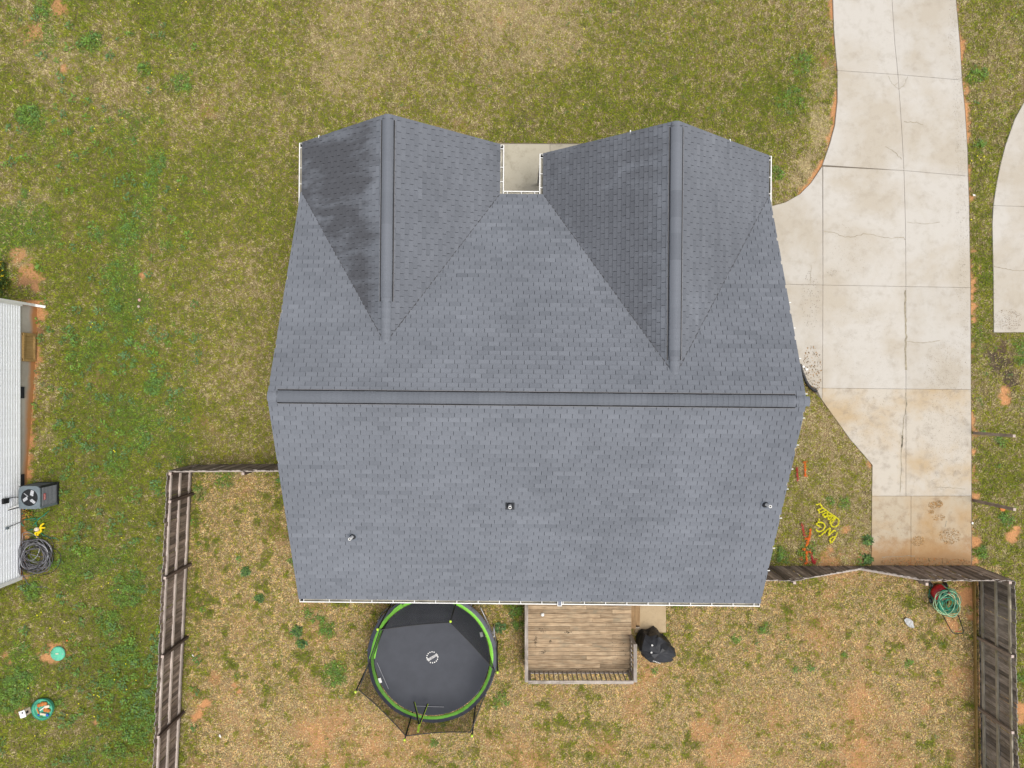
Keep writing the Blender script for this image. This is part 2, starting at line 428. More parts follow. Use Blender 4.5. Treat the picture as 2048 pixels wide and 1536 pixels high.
def on_ground(px, py, dz=0.0):
    z = 0.0
    for _ in range(5):
        p = at(px, py, z + dz); z = zgf(p.x, p.y)
    return at(px, py, z + dz)

# pixel outlines of the paved areas (all at lawn level)
DRIVE = [(1668, -420), (1664, -60), (1666, 0), (1668, 60), (1672, 110), (1675, 145), (1675, 200), (1670, 250), (1660, 287), (1645, 330), (1622, 366), (1600, 388), (1570, 405), (1540, 413), (1450, 416),
         (1450, 700), (1600, 742), (1610, 765), (1643, 800), (1700, 878), (1745, 930), (1743, 1131), (1943, 1131), (1943, 940), (1942, 778), (1941, 574), (1938, 400), (1935, 300), (1930, 220), (1924, 160), (1920, 90), (1912, 0), (1908, -60), (1890, -420)]
DRIVE2 = [(2400, 205), (2048, 205), (2030, 238), (2012, 288), (2001, 330), (1993, 370), (1987, 411), (1985, 450), (1986, 500), (1987, 540), (1988, 665), (2400, 663)]
WALK = [(930, 287), (1190, 288), (1190, 480), (930, 480)]
WALK2 = [(1440, 318), (1543, 318), (1545, 412), (1440, 414)]
PAD = [(1270, 1180), (1332, 1180), (1332, 1265), (1270, 1265)]
HOUSE_FP = [(640, 330), (1440, 330), (1440, 1110), (640, 1110)]
NEIGH = [(-600, 612), (75, 612), (38, 1152), (-600, 1152)]
DECKFP = [(1052, 1100), (1262, 1100), (1262, 1348), (1052, 1348)]

# spots: (px, py, radius px, strength)
CLAY = [(60, 545, 26, .8), (38, 512, 15, .7), (70, 575, 9, .9), (400, 1425, 15, 1.0), (412, 1410, 9, 1), (388, 1437, 8, 1), (470, 1372, 9, 1.), (478, 1384, 6, 1), (118, 22, 18, .75), (65, 62, 22, .55), (128, 138, 8, .8), (285, 548, 6, .9),
        (80, 630, 12, .9), (72, 720, 12, .9), (66, 770, 10, .8), (58, 850, 8, .7), (55, 930, 8, .7), (1948, 610, 8, .9), (1948, 640, 8, .9), (1946, 690, 6, .8), (1946, 500, 7, .8), (1950, 865, 9, .8), (1948, 905, 7, .8), (1947, 940, 8, .8), (1950, 995, 10, .9), (1950, 1085, 12, 1.), (1952, 1120, 10, 1.),
        (2005, 700, 15, .7), (2008, 780, 12, .9), (2012, 800, 9, .9), (2024, 1075, 12, .9), (2035, 1060, 9, .9), (1440, 1500, 45, .55), (1410, 1460, 28, .6), (1470, 1520, 30, .6), (1655, 1122, 26, .7), (1720, 1120, 14, .6), (1738, 930, 8, .7), (1730, 1100, 14, .5), (1690, 1060, 7, .8), (1930, 1190, 26, .95), (1942, 1235, 14, .9), (1905, 1250, 22, .75),
        (1590, 1260, 18, .4), (1660, 1190, 20, .4), (40, 1420, 10, .4), (105, 1310, 24, .9), (10, 1310, 10, .7), (20, 1325, 8, .7), (194, 1446, 6, .9), (620, 1215, 24, .35), (1850, 1420, 12, .5), (2042, 1420, 14, .9), (2044, 1440, 12, .9), (1040, 1490, 20, .3), (1500, 1300, 16, .3), (1665, 80, 8, .6), (1650, 120, 16, .3), (1668, 240, 7, .6), (1625, 360, 8, .5), (1600, 380, 7, .5), (520, 1480, 22, .35), (430, 1360, 12, .5)]
STRAW = [(1650, 160, 30, .6), (1640, 260, 34, .8), (1610, 330, 24, .8), (1590, 365, 16, .6), (60, 520, 30, .5), (70, 400, 40, .3), (100, 880, 30, .4), (100, 120, 60, .3), (1010, 20, 60, .4), (1090, 60, 80, .3), (700, 90, 90, .3)]
LUSH = [(60, 235, 28, 1), (185, 85, 20, .8), (292, 142, 15, .8), (368, 165, 20, .8), (85, 20, 17, .9), (265, 455, 18, .7), (195, 470, 16, .9), (52, 388, 9, .8), (230, 545, 26, .6), (235, 610, 14, .9), (310, 772, 20, 1), (275, 880, 34, .6), (235, 930, 26, .6), (22, 1385, 40, 1), (50, 1350, 20, .9), (255, 1180, 36, .8), (220, 1250, 30, .6), (250, 1310, 30, .6), (215, 1360, 16, .9), (270, 1450, 34, .7), (280, 1400, 24, .7), (70, 1180, 20, .9), (105, 1125, 10, .9), (330, 490, 14, .5), (320, 320, 20, .7), (310, 350, 14, .6), (120, 1405, 10, .8), (230, 1500, 24, .6),
        (672, 1345, 24, 1), (652, 1258, 20, .9), (640, 1240, 14, .9), (592, 1262, 10, 1), (602, 1286, 8, .9), (518, 1195, 9, .9), (615, 1225, 14, .6), (1035, 1250, 12, .9), (1030, 1220, 14, .9), (492, 1140, 7, 1), (478, 1115, 6, .7), (870, 1484, 7, 1), (1530, 1255, 14, .6), (590, 1120, 12, .9), (582, 1060, 9, .7), (565, 960, 12, .7), (400, 985, 14, .8), (450, 955, 20, .5), (2040, 720, 16, .9), (2035, 690, 14, .7), (1960, 1105, 14, 1), (2010, 1035, 16, .9), (1995, 880, 12, .7), (1720, 1120, 10, .7), (1735, 1080, 7, .9), (1735, 1115, 7, .9), (1690, 1005, 12, .6), (1660, 1000, 9, .6), (1955, 150, 20, .7), (1960, 290, 14, .6), (1605, 130, 26, .5), (1580, 200, 30, .4), (1550, 350, 16, .6), (1470, 1280, 9, .7), (1815, 1325, 7, .8), (1690, 1310, 8, .7), (1590, 1334, 8, .7), (1620, 1335, 6, .7), (1560, 1110, 20, .6), (1610, 1100, 20, .5), (1310, 1340, 8, .6), (2040, 1350, 14, .6), (2042, 1480, 12, .6), (1000, 1400, 20, .4), (980, 1340, 16, .5)]
DARKSOIL = [(2010, 722, 32, 1.), (2018, 750, 24, 1.), (2006, 698, 18, .9), (1735, 985, 8, .6), (1733, 1010, 7, .5), (1594, 1075, 8, .5), (55, 575, 20, .45), (80, 660, 8, .6), (1050, 240, 22, .35)]
def spots(px, py, lst, wob):
    v = np.zeros(px.shape)
    for (cx, cy, r, s) in lst:
        d = np.hypot(px - cx, py - cy) / r
        v = np.maximum(v, s * (1 - sm(0.55, 1.25, d + wob)))
    return v

def lawn(x, y):
    """green, clay, lush, dark, straw amounts of the lawn at world points"""
    hz = H - zg(x, y); px = 1024 + x * F / hz; py = 768 - y * F / hz
    wob = (fbm(x, y, 0.6, 2, 3) - 0.5) * 1.5 + (fbm(x, y, 0.14, 5, 2) - 0.5) * 1.3
    wpx = px + (fbm(x, y, 2.0, 4, 3) - 0.5) * 110; wpy = py + (fbm(x, y, 2.0, 5, 3) - 0.5) * 110
    left = 1 - sm(250, 470, wpx)
    back = sm(925, 960, py) * sm(345, 395, px) * (1 - sm(2020, 2030, px))
    back = np.where((px > 1535) & (py < 1130), 0, back)
    backR = sm(1540, 1560, px) * (1 - sm(1935, 1945, px)) * sm(790, 810, py) * (1 - sm(1120, 1135, py))
    right = sm(1935, 1950, px)
    g = 0.60 + 0.12 * left + 0.06 * right + (fbm(x * 1.0, y * 0.22, 1.3, 3, 3) - 0.5) * 0.45 * left - 0.05 * np.exp(-((wpx - 980) / 330.0) ** 2) * (1 - sm(40, 190, wpy)) + 0.13 * sm(850, 1050, wpx) * (1 - sm(1560, 1680, wpx)) * sm(110, 190, wpy) * (1 - sm(300, 420, wpy))
    g = g + 0.10 * (1 - sm(80, 330, wpy)) * 0 - 0.07 * (1 - sm(0, 160, wpy)) * (1 - left)
    g = g * (1 - back) + back * (0.40 - 0.09 * sm(1150, 1500, wpy) - 0.02 * sm(1200, 1700, wpx))
    g = g * (1 - backR) + backR * (0.38 + 0.08 * (1 - sm(1560, 1660, px)))
    strip = np.exp(-((wpx - 275) / 70.0) ** 2) * (0.55 + 0.45 * sm(560, 700, py))
    g = g + 0.12 * strip + 0.05 * np.exp(-((wpx - 395) / 50.0) ** 2) * (1 - sm(600, 900, py))
    edge = np.exp(-np.abs(px - 395) / 18.0) * back
    g = g + 0.16 * edge * sm(900, 960, py)
    g = g + (fbm(x, y, 3.5, 0, 3) - 0.5) * 0.50 + (fbm(x, y, 0.5, 1, 3) - 0.5) * 0.22 + (vnoise(x, y, 0.13, 3) - 0.5) * 0.32
    st = spots(px, py, STRAW, wob); g = g - 0.35 * st + back * np.clip((fbm(x + 7, y, 0.36, 6, 3) - 0.60) * 4, 0, 0.36)
    clay = spots(px, py, CLAY, wob)
    base_clay = (fbm(x + 50, y, 1.3, 6, 4) - 0.5) * 1.5
    clay = np.maximum(clay, back * np.clip(0.02 + base_clay + 0.26 * sm(1250, 1560, wpy) + 0.16 * sm(1150, 1600, wpx) - 0.12, 0, 0.70))
    clay = np.maximum(clay, (1 - back) * np.clip(base_clay - 0.34, 0, 0.4))
    # bare clay along the drive's edges and along the neighbour's wall
    dl = np.abs(px - np.interp(py, [0, 60, 110, 145, 200, 250, 287, 330, 366, 388], [1666, 1668, 1672, 1675, 1675, 1670, 1660, 1645, 1622, 1600]))
    clay = np.maximum(clay, (py < 400) * (1 - sm(1, 8, dl + wob * 8 + (fbm(x, y, 0.9, 1, 3) - 0.45) * 26)) * 0.9)
    dr = px - np.interp(py, [0, 90, 160, 220, 300, 400, 574, 778, 940, 1131], [1912, 1920, 1924, 1930, 1935, 1938, 1941, 1942, 1943, 1943])
    clay = np.maximum(clay, (dr > -5) * (py < 1135) * (1 - sm(2, 11, dr + wob * 14 + (fbm(x, y, 1.0, 7, 3) - 0.42) * 44)) * 0.9)
    nw = px - np.interp(py, [612, 800, 950, 1150], [75, 62, 50, 38])
    clay = np.maximum(clay, (py > 600) * (py < 1160) * (1 - sm(3, 15, nw + wob * 16)) * 0.9)
    lush = spots(px, py, LUSH, wob)
    lush = np.maximum(lush, np.clip((fbm(x, y + 30, 1.7, 2, 4) - 0.56) * 6, 0, 0.8) * np.clip(left * 1.1 + 0.5 * right, 0, 1))
    dark = spots(px, py, DARKSOIL, wob)
    return np.clip(g, 0.02, 0.98), np.clip(clay, 0, 1), np.clip(lush, 0, 1), dark, st, back

def set_color(me, cols):
    a = me.color_attributes.new('col', 'FLOAT_COLOR', 'POINT')
    c = np.ones((len(cols), 4), np.float32); c[:, :3] = cols
    a.data.foreach_set('color', c.ravel())

def np_mesh(name, verts, faces, nper, mat, cols=None):
    me = bpy.data.meshes.new(name)
    nv = len(verts); nf = len(faces)
    me.vertices.add(nv); me.vertices.foreach_set('co', np.asarray(verts, np.float32).ravel())
    me.loops.add(nf * nper); me.loops.foreach_set('vertex_index', np.asarray(faces, np.int32).ravel())
    me.polygons.add(nf); me.polygons.foreach_set('loop_start', np.arange(nf, dtype=np.int32) * nper)
    me.update(calc_edges=True)
    me.materials.append(mat)
    if cols is not None: set_color(me, cols)
    return me

SOIL = np.array((0.27, 0.185, 0.10)); CLAYC = np.array((0.46, 0.225, 0.098)); DARKC = np.array((0.075, 0.055, 0.038))
STRAWC = np.array((0.435, 0.362, 0.190)); OLIVE = np.array((0.300, 0.290, 0.030)); GREENC = np.array((0.138, 0.188, 0.018)); LUSHC = np.array((0.130, 0.215, 0.030)); DEEP = np.array((0.040, 0.105, 0.034))

# ------------------------------------------------------------------ ground
def build_ground():
    cx = np.concatenate([[-300, -120, -60, -45], np.arange(-34, -20.4, 0.4), np.arange(-20.2, 20.21, 0.09), np.arange(20.5, 34.1, 0.4), [45, 60, 120, 300]])
    cy = np.concatenate([[-300, -120, -60, -40], np.arange(-29, -15.7, 0.4), np.arange(-15.4, 15.41, 0.09), np.arange(15.7, 29.1, 0.4), [40, 60, 120, 300]])
    X, Y = np.meshgrid(cx, cy); nx, ny = len(cx), len(cy)
    x, y = X.ravel(), Y.ravel()
    g, clay, lush, dark, st, back = lawn(x, y)
    t = np.clip((g - 0.2) / 0.6, 0, 1)[:, None]
    col = SOIL * (1 - t) + np.array((0.13, 0.115, 0.045)) * t
    col = col * (1 - 0.55 * st[:, None]) + STRAWC * 0.55 * st[:, None]
    col = col * (1 - lush[:, None] * 0.6) + np.array((0.07, 0.11, 0.025)) * lush[:, None] * 0.6
    kk = (clay * (0.8 + 0.4 * fbm(x, y, 0.3, 5, 2)))[:, None].clip(0, 1)
    tone = 0.85 + 0.3 * fbm(x, y, 0.7, 3, 3)[:, None]
    col = col * (1 - kk) + CLAYC * tone * kk
    col = col * (1 - dark[:, None]) + DARKC * dark[:, None]
    z = zg(x, y) + (fbm(x, y, 0.7, 1, 3) - 0.5) * 0.03 * (np.abs(x) < 20) - 0.015
    i = np.arange((ny - 1) * (nx - 1)); r, c = i // (nx - 1), i % (nx - 1)
    a = r * nx + c
    faces = np.stack([a, a + 1, a + nx + 1, a + nx], 1)
    me = np_mesh('ground', np.stack([x, y, z], 1), faces, 4, M['ground'], col)
    me.polygons.foreach_set('use_smooth', np.ones(len(faces), bool))
    tag(link_mesh('ground', me), kind='structure')
build_ground()

ROOF_PX = [(660, 330), (1440, 330), (1500, 800), (1440, 1110), (640, 1110), (600, 800)]
def build_grass(n=1550000):
    x = RNG.uniform(-21.0, 21.0, n); y = RNG.uniform(-16.2, 16.2, n)
    hz = H - zg(x, y); px = 1024 + x * F / hz; py = 768 - y * F / hz
    bad = np.zeros(n, bool)
    for P in (DRIVE, DRIVE2, WALK, WALK2, PAD, ROOF_PX, NEIGH): bad |= inpoly(px, py, P)
    # ragged turf edge creeping over the drive
    x, y, px, py = x[~bad], y[~bad], px[~bad], py[~bad]
    g, clay, lush, dark, st, back = lawn(x, y)
    keep = RNG.random(len(x)) > np.maximum(clay * 1.08, dark * 0.75)
    x, y, g, clay, lush, back = x[keep], y[keep], g[keep], clay[keep], lush[keep], back[keep]
    n = len(x)
    cl = vnoise(x, y, 0.062, 4) * 0.6 + vnoise(x, y, 0.13, 2) * 0.4        # tussocks
    u = 0.5 + RNG.normal(0, 0.16, n) + (cl - 0.5) * 1.1
    isg = (u < g)
    cb = vnoise(x + 9.1, y, 0.075, 7) * 0.7 + vnoise(x, y + 4.4, 0.2, 0) * 0.3
    tone = np.clip((g - 0.35) * 1.6 + RNG.normal(0, 0.28, n), 0, 1)[:, None]
    gcol = OLIVE * (1 - tone) + GREENC * tone
    lf = (RNG.random(n) < lush * 0.85)
    gcol = np.where(lf[:, None], LUSHC * (0.7 + 0.6 * RNG.random((n, 1))), gcol)
    s = RNG.random((n, 1))
    scol = STRAWC * (0.72 + 0.55 * s)
    scol = scol * ((1 + 0.12 * back) * (1.12 - 0.30 * np.clip(g, 0, 1)))[:, None]
    scol = np.where((back * RNG.random(n) > 0.55)[:, None], scol * np.array((1.34, 1.06, 0.84)), scol)
    col = np.where((isg | lf)[:, None], gcol, scol) * (0.78 + 0.44 * RNG.random((n, 1))) * (0.66 + 0.68 * cb)[:, None]
    L = RNG.uniform(0.040, 0.095, n) * (0.75 + 0.5 * g); L = np.where(lf, L * 0.8, L)
    w = RNG.uniform(0.012, 0.027, n); w = np.where(lf, w * 1.3, w)
    a = RNG.uniform(0, 2 * math.pi, n) * 0.6 + 2 * math.pi * vnoise(x, y, 0.22, 6) * 1.6
    el = RNG.uniform(R(8), R(58), n)
    dx, dy, dz = np.cos(a) * np.cos(el) * L, np.sin(a) * np.cos(el) * L, np.sin(el) * L
    qx, qy = -np.sin(a) * w / 2, np.cos(a) * w / 2
    tw = RNG.normal(0, 0.35, n) * w
    z0 = zg(x, y) + 0.002
    V = np.empty((n, 3, 3), np.float32)
    V[:, 0] = np.stack([x - qx, y - qy, z0 + np.maximum(0, tw)], 1)
    V[:, 1] = np.stack([x + qx, y + qy, z0 + np.maximum(0, -tw)], 1)
    V[:, 2] = np.stack([x + dx, y + dy, z0 + dz + 0.004], 1)
    me = np_mesh('grass', V.reshape(-1, 3), np.arange(3 * n).reshape(-1, 3), 3, M['grass'], np.repeat(col, 3, 0))
    tag(link_mesh('grass', me), kind='stuff')
build_grass()

def build_weeds():
    """broad-leaved weeds: rosettes and mats of small leaves"""
    P, C, S = [], [], []
    def rosette(px, py, r, c, k):
        p = on_ground(px, py); P.append((p.x, p.y, r)); C.append(c); S.append(k)
    blue = np.array((0.095, 0.170, 0.062)); bright = np.array((0.125, 0.22, 0.036)); mid = np.array((0.095, 0.175, 0.045))
    for (cx, cy, r, s) in LUSH:
        for _ in range(int(r * r * s * 0.055) + 2):
            t = RNG.uniform(0, 6.283); q = r * math.sqrt(RNG.random()) * 0.95
            rosette(cx + q * math.cos(t), cy + q * math.sin(t), RNG.uniform(0.06, 0.14), bright if RNG.random() < 0.6 else mid, 14)
    n = 0
    while n < 520:
        px = RNG.uniform(0, 420); py = RNG.uniform(0, 1530)
        dens = (0.25 + 0.75 * (py > 650) * (px > 120)) * (0.15 + 1.6 * max(0, float(fbm(np.array([px]), np.array([py]), 150.0, 3, 2)[0]) - .3))
        if RNG.random() > dens * (1 - sm(330, 430, px)): continue
        if inpoly([px], [py], NEIGH)[0] or (325 < px < 385 and py > 930): continue
        rosette(px, py, RNG.uniform(0.08, 0.21), [blue, mid, bright][int(RNG.integers(0, 3))], 18); n += 1
    for _ in range(60):
        px = RNG.uniform(560, 1660); py = RNG.uniform(0, 225); rosette(px, py, RNG.uniform(0.05, 0.11), mid, 10)
    for _ in range(70):
        px = RNG.uniform(400, 1930); py = RNG.uniform(1215, 1530)
        if inpoly([px], [py], DECKFP)[0]: continue
        rosette(px, py, RNG.uniform(0.05, 0.12), [mid, blue][int(RNG.integers(0, 2))], 10)
    for _ in range(40):
        px = RNG.uniform(1948, 2046); py = RNG.uniform(0, 1530)
        if inpoly([px], [py], DRIVE2)[0]: continue
        rosette(px, py, RNG.uniform(0.05, 0.13), mid, 12)
    V, Cc = [], []
    for (x, y, r), c, k in zip(P, C, S):
        z = zgf(x, y)
        for i in range(k):
            a = RNG.uniform(0, 6.283); q = r * RNG.uniform(0.1, 1.0); L = r * RNG.uniform(0.35, 0.6); w = L * 0.55
            b = a + RNG.normal(0, 0.6); el = RNG.uniform(0.1, 0.8)
            ox, oy, oz = x + q * math.cos(a) * 0.7, y + q * math.sin(a) * 0.7, z + 0.03 + RNG.uniform(0, 0.05)
            d = np.array((math.cos(b) * math.cos(el), math.sin(b) * math.cos(el), math.sin(el))) * L
            s = np.array((-math.sin(b), math.cos(b), 0)) * w / 2
            o = np.array((ox, oy, oz)); m_ = o + d * 0.55
            V += [o, m_ + s, o + d, m_ - s]
            cc = c * (0.65 + 0.8 * RNG.random()); Cc += [cc] * 4
    me = np_mesh('weeds', np.array(V), np.arange(len(V)).reshape(-1, 4), 4, M['leaf'], np.array(Cc))
    tag(link_mesh('weeds', me), kind='stuff')
    # dandelion heads, a few pixels each
    mb = MB(); pts = [(278, 8), (240, 40), (120, 119), (303, 145), (322, 181), (185, 217), (245, 237), (190, 258), (371, 3), (340, 110), (277, 641), (183, 648), (183, 655), (228, 900), (229, 902), (268, 1038), (242, 1074), (318, 1265), (272, 1360), (130, 1243), (102, 1258), (82, 1226), (74, 1232), (196, 1390), (198, 1392), (189, 1391), (158, 1408), (254, 1380), (228, 1360), (250, 1326), (132, 1430), (188, 1435), (68, 1472), (92, 1465), (58, 1378), (1165, 209), (1170, 57), (1955, 310), (1960, 318), (1968, 315), (1945, 322), (1745, 1345), (1780, 1353), (1794, 1367), (1942, 440), (1945, 820), (475, 1140), (95, 1010), (215, 1167), (238, 1178), (205, 1172), (280, 60), (60, 380), (355, 380), (140, 300), (20, 160), (300, 640), (350, 820)]
    for (a, b) in pts:
        p = on_ground(a + RNG.uniform(-2, 2), b + RNG.uniform(-2, 2), 0.09)
        mb.lathe([(0.0, 0.012), (0.015, 0.010), (0.023, 0.0), (0.012, -0.01)], p, 7)
    tag(mb.build('dandelion_heads', M['yellow_paint']), kind='stuff')
build_weeds()

# ------------------------------------------------------------------ paved areas
def slab(name, poly, z0, z1, mat, parent, inset=0.007):
    pts = [at(p[0], p[1], z1) for p in poly]
    c = sum((Vector((p.x, p.y)) for p in pts), Vector((0, 0))) / len(pts)
    out = []
    n = len(pts)
    A = sum(pts[i].x * pts[(i + 1) % n].y - pts[(i + 1) % n].x * pts[i].y for i in range(n))
    if A < 0: pts = pts[::-1]
    for i in range(n):                          # inset each edge so the joint stays open
        p, q, r_ = pts[i - 1], pts[i], pts[(i + 1) % n]
        d1 = Vector((q.x - p.x, q.y - p.y)).normalized(); d2 = Vector((r_.x - q.x, r_.y - q.y)).normalized()
        n1 = Vector((-d1.y, d1.x)); n2 = Vector((-d2.y, d2.x))
        m_ = (n1 + n2); k = inset / max(0.5, m_.length_squared / 2); 
        out.append((q.x + m_.x * k / 1.0 * 0.5 * 1.0, q.y + m_.y * k * 0.5))
    mb = MB(); mb.prism(out, z0, z1, 0)
    o = mb.build(name, mat, parent)
    bv = o.modifiers.new('edge', 'BEVEL'); bv.width = 0.008; bv.segments = 1; bv.limit_method = 'ANGLE'
    return o

def ribbon(pts, w, z, jit=0.0, sub=6):
    """flat strip along a pixel path at height z; returns an MB"""
    mb = MB(); P = []
    for i in range(len(pts) - 1):
        for k in range(sub):
            t = k / sub
            P.append(at(pts[i][0] * (1 - t) + pts[i + 1][0] * t, pts[i][1] * (1 - t) + pts[i + 1][1] * t, z))
    P.append(at(*pts[-1], z))
    if jit:
        for i in range(1, len(P) - 1): P[i] = P[i] + Vector((random.gauss(0, jit), random.gauss(0, jit), 0))
    vs = []
    for i, p in enumerate(P):
        d = P[min(i + 1, len(P) - 1)] - P[max(i - 1, 0)]; d.normalize(); s = Vector((-d.y, d.x, 0))
        ww = w * random.uniform(0.6, 1.3) / 2
        vs += [p - s * ww, p + s * ww]
    mb.add(vs, [(2 * i, 2 * i + 1, 2 * i + 3, 2 * i + 2)[::-1] for i in range(len(P) - 1)])
    return mb

drive = empty('driveway', (0, 0, 0), kind='structure')
base = MB(); base.prism([tuple(at(p[0], p[1], 0.0).xy) for p in DRIVE], -0.10, 0.018)
base.build('joint_bed', M['joint'], drive)
ZD = 0.045
SL = [
    ([(1668, -420), (1664, -60), (1666, 0), (1668, 60), (1672, 110), (1675, 141), (1796, 149), (1790, 90), (1784, 0), (1779, -60), (1775, -420)], 'concrete'),
    ([(1775, -420), (1779, -60), (1784, 0), (1790, 90), (1796, 149), (1924, 160), (1920, 90), (1912, 0), (1908, -60), (1890, -420)], 'concrete'),
    ([(1675, 141), (1675, 200), (1670, 250), (1660, 287), (1645, 330), (1808, 341), (1803, 250), (1796, 149)], 'concrete'),
    ([(1796, 149), (1803, 250), (1808, 341), (1936, 352), (1935, 300), (1930, 220), (1924, 160)], 'concrete'),
    ([(1645, 332), (1622, 366), (1600, 388), (1570, 405), (1540, 413), (1450, 416), (1450, 566), (1646, 570)], 'concrete'),
    ([(1646, 333), (1646, 570), (1812, 573), (1811, 450), (1808, 341)], 'concrete'),
    ([(1808, 341), (1811, 450), (1812, 573), (1941, 575), (1938, 400), (1936, 352)], 'concrete'),
    ([(1450, 566), (1450, 700), (1600, 742), (1610, 765), (1632, 776), (1645, 776), (1646, 570)], 'concrete'),
    ([(1646, 570), (1645, 776), (1812, 778), (1812, 573)], 'concrete'),
    ([(1812, 573), (1812, 778), (1942, 779), (1941, 575)], 'concrete'),
    ([(1632, 776), (1644, 800), (1645, 776)], 'concrete'),
    ([(1645, 776), (1644, 800), (1700, 878), (1745, 930), (1744, 992), (1812, 992), (1812, 778)], 'concrete_mottled'),
    ([(1812, 778), (1812, 992), (1943, 992), (1943, 940), (1942, 779)], 'concrete_mottled'),
    ([(1744, 992), (1743, 1131), (1822, 1131), (1822, 992)], 'concrete_clay'),
    ([(1822, 992), (1822, 1131), (1943, 1131), (1943, 992)], 'concrete_clay'),
]
for poly, m in SL: slab('slab', poly, -0.06, ZD, M[m], drive)
for pts, w in [([(1648, 463), (1668, 465), (1690, 474), (1706, 474), (1730, 467), (1752, 471), (1778, 476), (1806, 475), (1811, 479)], 0.02),
               ([(1771, 293), (1790, 305), (1797, 313), (1804, 318)], 0.022), ([(1808, 243), (1833, 245), (1846, 250)], 0.02), ([(1813, 444), (1850, 448), (1880, 444)], 0.014),
               ([(1776, 152), (1784, 166), (1798, 178), (1808, 170), (1815, 153)], 0.016), ([(1788, 171), (1796, 165)], 0.014), ([(1813, 683), (1848, 686), (1880, 681)], 0.018),
               ([(1811, 580), (1810, 620), (1812, 660), (1811, 700), (1812, 740)], 0.06), ([(1812, 785), (1813, 815), (1807, 840), (1806, 870), (1803, 900), (1802, 940), (1800, 985)], 0.03), ([(1804, 870), (1803, 895)], 0.05),
               ([(1764, 1114), (1790, 1113), (1830, 1112)], 0.02), ([(1894, 1042), (1890, 1054)], 0.03), ([(1870, 974), (1900, 975), (1930, 978)], 0.016), ([(1755, 1072), (1762, 1078)], 0.02), ([(1622, 530), (1622, 568)], 0.012)]:
    ribbon(pts, w, ZD + 0.004, 0.012).build('crack', M['crack'], drive)

# stains and windblown leaves on the drive
def speckle(name, n, cx, cy, rx, ry, mats, z, smin, smax, parent=None, lift=0.01, bias=1.0):
    mb = MB()
    for i in range(n):
        q = math.sqrt(random.random()) ** bias; t = random.uniform(0, 6.283)
        p = at(cx + rx * q * math.cos(t), cy + ry * q * math.sin(t), z)
        s = random.uniform(smin, smax); a = random.uniform(0, 6.283); k = random.uniform(0.25, 0.6)
        d = Vector((math.cos(a), math.sin(a), 0)) * s; e = Vector((-math.sin(a), math.cos(a), 0)) * s * k
        up = Vector((0, 0, random.uniform(0.2, 1.0) * lift))
        mb.add([p - d, p - e + up, p + d, p + e + up * 0.3], [(0, 1, 2, 3)], random.randrange(len(mats)))
    return mb.build(name, mats, parent)
M['leaf_brown'] = plain('dead_leaf', (0.20, 0.13, 0.06), 0.9, var=0.4, scale=20)
M['leaf_dark'] = plain('dark_leaf', (0.09, 0.07, 0.045), 0.9, var=0.4, scale=20)
M['rust'] = plain('rust_stain', (0.34, 0.19, 0.07), 0.9, var=0.3, scale=12)
tag(speckle('leaf_litter', 320, 1624, 742, 20, 52, [M['leaf_brown'], M['leaf_dark'], M['rust']], ZD + 0.006, 0.010, 0.035), kind='stuff')
tag(speckle('leaf_litter', 170, 1620, 600, 20, 60, [M['leaf_dark'], M['joint']], ZD + 0.006, 0.006, 0.02), kind='stuff')
tag(speckle('drive_grit', 500, 1890, 740, 46, 60, [M['leaf_dark'], M['joint'], M['leaf_brown']], ZD + 0.006, 0.005, 0.014), kind='stuff')
tag(speckle('drive_grit', 700, 1890, 860, 48, 120, [M['leaf_dark'], M['joint'], M['leaf_brown']], ZD + 0.006, 0.005, 0.015), kind='stuff')
tag(speckle('drive_grit', 350, 1730, 680, 70, 90, [M['leaf_dark'], M['joint'], M['leaf_brown']], ZD + 0.006, 0.004, 0.012), kind='stuff')
tag(speckle('drive_grit', 260, 1780, 1070, 36, 60, [M['leaf_dark'], M['rust']], ZD + 0.006, 0.005, 0.014), kind='stuff')
for (cx, cy, rx, ry, n) in [(1905, 60, 9, 80, 240), (1914, 190, 10, 70, 240), (1922, 300, 12, 70, 260), (1925, 450, 14, 90, 300), (1925, 620, 14, 90, 240), (1700, 500, 40, 60, 160), (1665, 545, 10, 8, 60), (1760, 860, 60, 60, 260)]:
    tag(speckle('drive_grit', n, cx, cy, rx, ry, [M['leaf_dark'], M['joint'], M['leaf_brown']], ZD + 0.006, 0.004, 0.014), kind='stuff')
for (cx, cy, rx, ry, n) in [(1866, 1010, 9, 7, 110), (1878, 1008, 8, 7, 110), (1862, 1024, 6, 4, 50), (1878, 1035, 14, 6, 70), (1900, 1072, 22, 16, 260), (1836, 1082, 14, 10, 150)]:
    tag(speckle('rust_spots', n, cx, cy, rx, ry, [M['rust'], M['leaf_brown']], ZD + 0.006, 0.012, 0.03, None, 0.002), kind='stuff')
tag(speckle('soil_drift', 420, 1850, 1124, 92, 9, [M['rust'], M['leaf_brown'], M['clay']], ZD + 0.006, 0.01, 0.04), kind='stuff')

